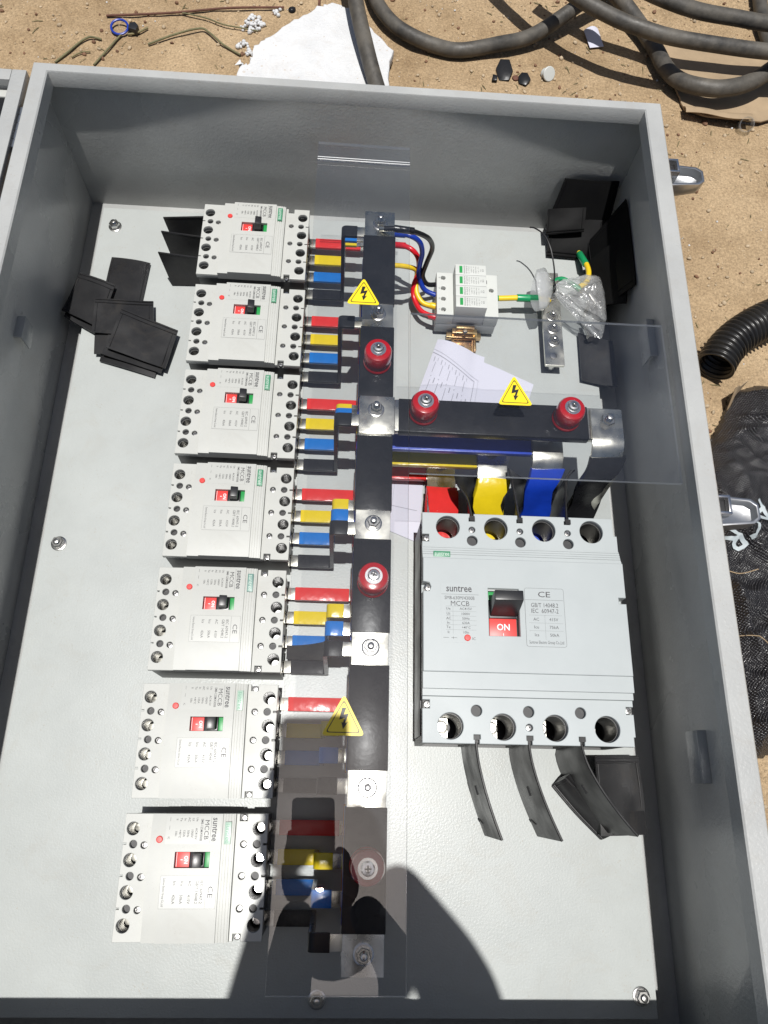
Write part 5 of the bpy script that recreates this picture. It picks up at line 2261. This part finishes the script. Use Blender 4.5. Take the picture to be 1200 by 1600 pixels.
stem('dry_stem', [(-10, 1508, 4), (4, 1512, 5), (22, 1528, 4)], 1.8, TWIG, 'short tan twig right of the blue ring', 'stem')

# blue ring with black tag
t = thing('blue_ring', 'thin blue plastic ring with a black tag on the sand', 'ring', (-24, 1518, GZ))
ring = [(-24 + 14.5 * cos(2 * pi * k / 24), 1518 + 14 * sin(2 * pi * k / 24), ground_z(-24, 1518) + 7 + 3 * sin(2 * pi * k / 24)) for k in range(24)]
o = MB().tube(ring, 2.0, 8, 0, closed=True).obj('loop', WBLU, t)
centre(t, o)
m = MB()
m.prism([(-8, 1512), (6, 1508), (9, 1520), (2, 1528), (-7, 1525)], ground_z(0, 1518) + 3, ground_z(0, 1518) + 14)
o = m.obj('tag', BLK, t, bevel=1.5)
centre(t, o)

# foam clumps
rnd = random.Random(9)
for (cx, cy, n, r, lab) in ((203, 1556, 46, 22, 'large white foam clump left of the polystyrene sheet'), (190, 1502, 12, 10, 'small white foam clump below the large one'), (204, 1482, 9, 8, 'tiny white foam clump nearest the cabinet'),
                            (246, 1592, 9, 9, 'small white foam clump at the rusty rod\'s end'), (-150, 1596, 26, 16, 'white foam clump at the photo\'s upper left edge')):
    m = MB()
    for k in range(n):
        a, d = rnd.uniform(0, 6.28), r * sqrt(rnd.random())
        x, y = cx + d * cos(a), cy + d * sin(a) * .9
        rr = rnd.uniform(2, 4.6)
        z = ground_z(x, y) + rr * .6 + max(0, (r - d)) * .5 * rnd.random()
        m.lathe(x, y, [(0, z - rr), (rr * .8, z - rr * .6), (rr, z), (rr * .75, z + rr * .65), (0, z + rr)], 8)
    o = m.obj('foam_clump', FOAM, smooth_ang=70)
    tag(o, lab, 'foam', 'white foam clumps on the sand')

# black fragments, cap, clear tube, pebble
for (x, y, pts_, lab) in ((652, 1478, [(-12, -20), (6, -22), (15, -6), (12, 16), (-4, 20), (-14, 4)], 'larger torn black rubber piece behind the cabinet'),
                          (687, 1462, [(-10, -8), (2, -14), (12, -4), (8, 9), (-2, 12), (-9, 6)], 'smaller torn black rubber piece beside the larger one'),
                          (634, 1456, [(-5, -5), (4, -6), (6, 3), (-2, 7)], 'tiny black rubber crumb left of the torn pieces')):
    m = MB()
    gz_ = ground_z(x, y)
    M = Matrix.Translation((x, y, gz_ + 1)) @ Euler((.25, -.2, .1)).to_matrix().to_4x4()
    m.prism([(a, b) for a, b in pts_], 0, 7, M)
    o = m.obj('rubber_scrap', HEAT, bevel=1.5)
    tag(o, lab, 'rubber scrap')
t = thing('ribbed_plug', 'small round ribbed pale plug lying tilted on the sand', 'cap', (731, 1474, GZ))
m = MB()
M = Matrix.Translation((731, 1474, ground_z(731, 1474) + 9)) @ Euler((.9, .25, .3)).to_matrix().to_4x4()
m.lathe(0, 0, [(9, -12), (9.5, -10), (8.8, -8), (9.5, -6), (8.8, -4), (9.5, -2), (9, 0), (12, .1), (12, 2.2), (11, 3), (0, 3.4)], 22, M)
o = m.obj('plug_body', SPDW, t)
centre(t, o)
t = thing('clear_tube', 'short clear plastic tube end near the cardboard', 'tube', (1077, 1386, GZ))
m = MB()
M = Matrix.Translation((1077, 1386, ground_z(1077, 1386) + 9)) @ Euler((.75, -.3, 0)).to_matrix().to_4x4()
m.lathe(0, 0, [(12.4, -16), (12.4, 12), (10.6, 12), (10.6, -15), (0, -15)], 26, M)
o = m.obj('tube_wall', CLEARP, t)
centre(t, o)
for (x, y, r, mm, lab) in ((1008, 1392, 6, STONE2, 'reddish brown pebble near the cabinet\'s far right corner'), (672, 1464, 6, RUST, 'small red brown shard between the torn rubber pieces'),
                           (270, 1600, 7, HEAT, 'dark round pebble above the polystyrene sheet'), (335, 1606, 6, HEAT, 'dark pebble beside the thick cable on the sheet'),
                           (874, 1070, 4.5, HEAT, 'dark pebble near the upper latch')):
    m = MB()
    gz_ = ground_z(x, y)
    m.lathe(x, y, [(0, gz_ - 1), (r * .9, gz_), (r, gz_ + r * .4), (r * .6, gz_ + r * .8), (0, gz_ + r * .9)], 9)
    for v in m.bm.verts:
        v.co += Vector((1, 1, .5)) * r * .22 * S * noise.noise(v.co * 300)
    o = m.obj('pebble', mm, smooth_ang=50)
    tag(o, lab, 'pebble')
m = MB()
m.sheet(lambda u, v: Vector((806 + 26 * u + 8 * v, 1598 - 44 * v + 6 * u, ground_z(815, 1580) + 5 + 7 * sin(3 * u) * (1 - v))), 6, 6, .8)
o = m.obj('paper_scrap', PAPER, smooth_ang=60)
tag(o, 'small white scrap of paper between the black cables', 'paper')
m = MB()
m.sheet(lambda u, v: Vector((-150 + 50 * u, 1600 + 26 * v - 10 * u, ground_z(-130, 1605) + 5 + 7 * sin(3 * u + v))), 6, 6, .8)
o = m.obj('film_scrap', FILM, smooth_ang=60)
tag(o, 'crumpled clear film scrap at the photo\'s upper left edge', 'film')

# ------------------------------------------------------------------ the photographer (seen as shadow and reflection)


def skinned(name, verts, edges, radii, m, parent, root=0, sub=2):
    me = bpy.data.meshes.new(name)
    me.from_pydata([tuple(c * S for c in v) for v in verts], edges, [])
    o = bpy.data.objects.new(name, me)
    COL.objects.link(o)
    md = o.modifiers.new('skin', 'SKIN')
    for i, r in enumerate(radii):
        rr = r if isinstance(r, tuple) else (r, r)
        me.skin_vertices[0].data[i].radius = (rr[0] * S, rr[1] * S)
        me.skin_vertices[0].data[i].use_root = (i == root)
    sd = o.modifiers.new('sub', 'SUBSURF')
    sd.levels = sd.render_levels = sub
    bpy.context.view_layer.update()
    m2 = bpy.data.meshes.new_from_object(o.evaluated_get(bpy.context.evaluated_depsgraph_get()))
    m2.name = name
    o.modifiers.clear()
    o.data = m2
    m2.materials.clear()
    m2.materials.append(m)
    m2.polygons.foreach_set('use_smooth', [True] * len(m2.polygons))
    if parent:
        o.parent = parent
        centre(parent, o)
    return o


def build_person():
    t = thing('person', 'person in dark clothes leaning over the cabinet, photographing it with a phone', 'person', (440, -330, GZ))
    V = [(440, -330, 880),        # 0 pelvis
         (440, -300, 1010), (442, -235, 1140), (445, -165, 1225),        # spine to chest
         (430, -110, 1262),       # 4 neck
         (580, -165, 1210), (546, 10, 1000), (462, 122, 938),            # right shoulder, elbow, wrist
         (322, -165, 1205), (346, 5, 1000), (360, 122, 935),            # left
         (350, -350, 840), (340, -320, 440), (335, -370, 40),             # legs
         (530, -350, 840), (545, -320, 440), (550, -370, 40),
         (330, -270, -8), (560, -270, -8)]
    E = [(0, 1), (1, 2), (2, 3), (3, 4), (3, 5), (5, 6), (6, 7), (3, 8), (8, 9), (9, 10), (0, 11), (11, 12), (12, 13), (0, 14), (14, 15), (15, 16), (13, 17), (16, 18)]
    R = [(130, 105), (125, 100), (140, 105), (120, 95), 58, 62, 46, 30, 62, 46, 30, 88, 58, 40, 88, 58, 40, 34, 34]
    skinned('body', V, E, R, SHIRT, t)
    # head with nose, ears
    head = thing_child = None
    hv = [(430, -55, 1272), (428, 10, 1258), (424, 52, 1225), (420, 74, 1196), (420, 96, 1205), (350, 25, 1245), (504, 25, 1245)]
    he = [(0, 1), (1, 2), (2, 3), (2, 4), (1, 5), (1, 6)]
    hr = [66, (88, 92), (76, 80), 44, 14, 14, 14]
    h = skinned('head', hv, he, hr, SKIN, t)
    m = MB()
    for k in range(14):
        pass
    hs = [(430, -25, 1294), (428, 24, 1296), (424, 64, 1272)]
    skinned('hair', hs, [(0, 1), (1, 2)], [88, (92, 88), 66], HAIR, t)
    # hands holding the phone
    rh = [(458, 118, 938), (430, 138, 930), (424, 170, 926), (414, 196, 930), (398, 190, 932), (420, 176, 920), (400, 168, 916), (414, 154, 916), (396, 148, 912), (416, 134, 914), (400, 128, 910), (436, 196, 944), (420, 206, 950)]
    re_ = [(0, 1), (1, 2), (2, 3), (3, 4), (2, 5), (5, 6), (1, 7), (7, 8), (1, 9), (9, 10), (1, 11), (11, 12)]
    skinned('hand', rh, re_, [28, 34, 26, 10, 8, 10, 8, 10, 8, 9, 7, 12, 9], SKIN, t)
    lh = [(360, 118, 935), (352, 158, 928), (352, 196, 930), (341, 214, 934), (340, 236, 936), (350, 222, 920), (360, 236, 916), (344, 180, 914), (362, 186, 908), (344, 160, 912), (362, 160, 906), (352, 140, 914), (368, 138, 908)]
    le = [(0, 1), (1, 2), (2, 3), (3, 4), (2, 5), (5, 6), (2, 7), (7, 8), (1, 9), (9, 10), (1, 11), (11, 12)]
    skinned('hand', lh, le, [28, 34, 24, 11, 8, 10, 8, 10, 8, 10, 8, 9, 7], SKIN, t)
    # phone: its own thing, held behind the lens
    p = thing('mobile_phone', 'black mobile phone held over the cabinet by the photographer', 'phone', (372, 225, 925))
    R_ = Euler((0.352613, -0.060861, 0.016943)).to_matrix().to_4x4()
    M = Matrix.Translation(Vector((400.3, 280.4, 929.9))) @ R_
    me = curve_mesh([rrect(-62, 15, -142, 12, 9, 5)], 3.2, 11, 1.5)
    mb_ = MB()
    mb_.add_mesh(me, Matrix.Translation(M.translation * S) @ R_)
    o = mb_.obj('case', PHONE, p)
    centre(p, o)


build_person()
print('objects', len(bpy.data.objects), 'tris', sum(len(o.data.loop_triangles) if False else len(o.data.polygons) for o in bpy.data.objects if o.type == 'MESH'))
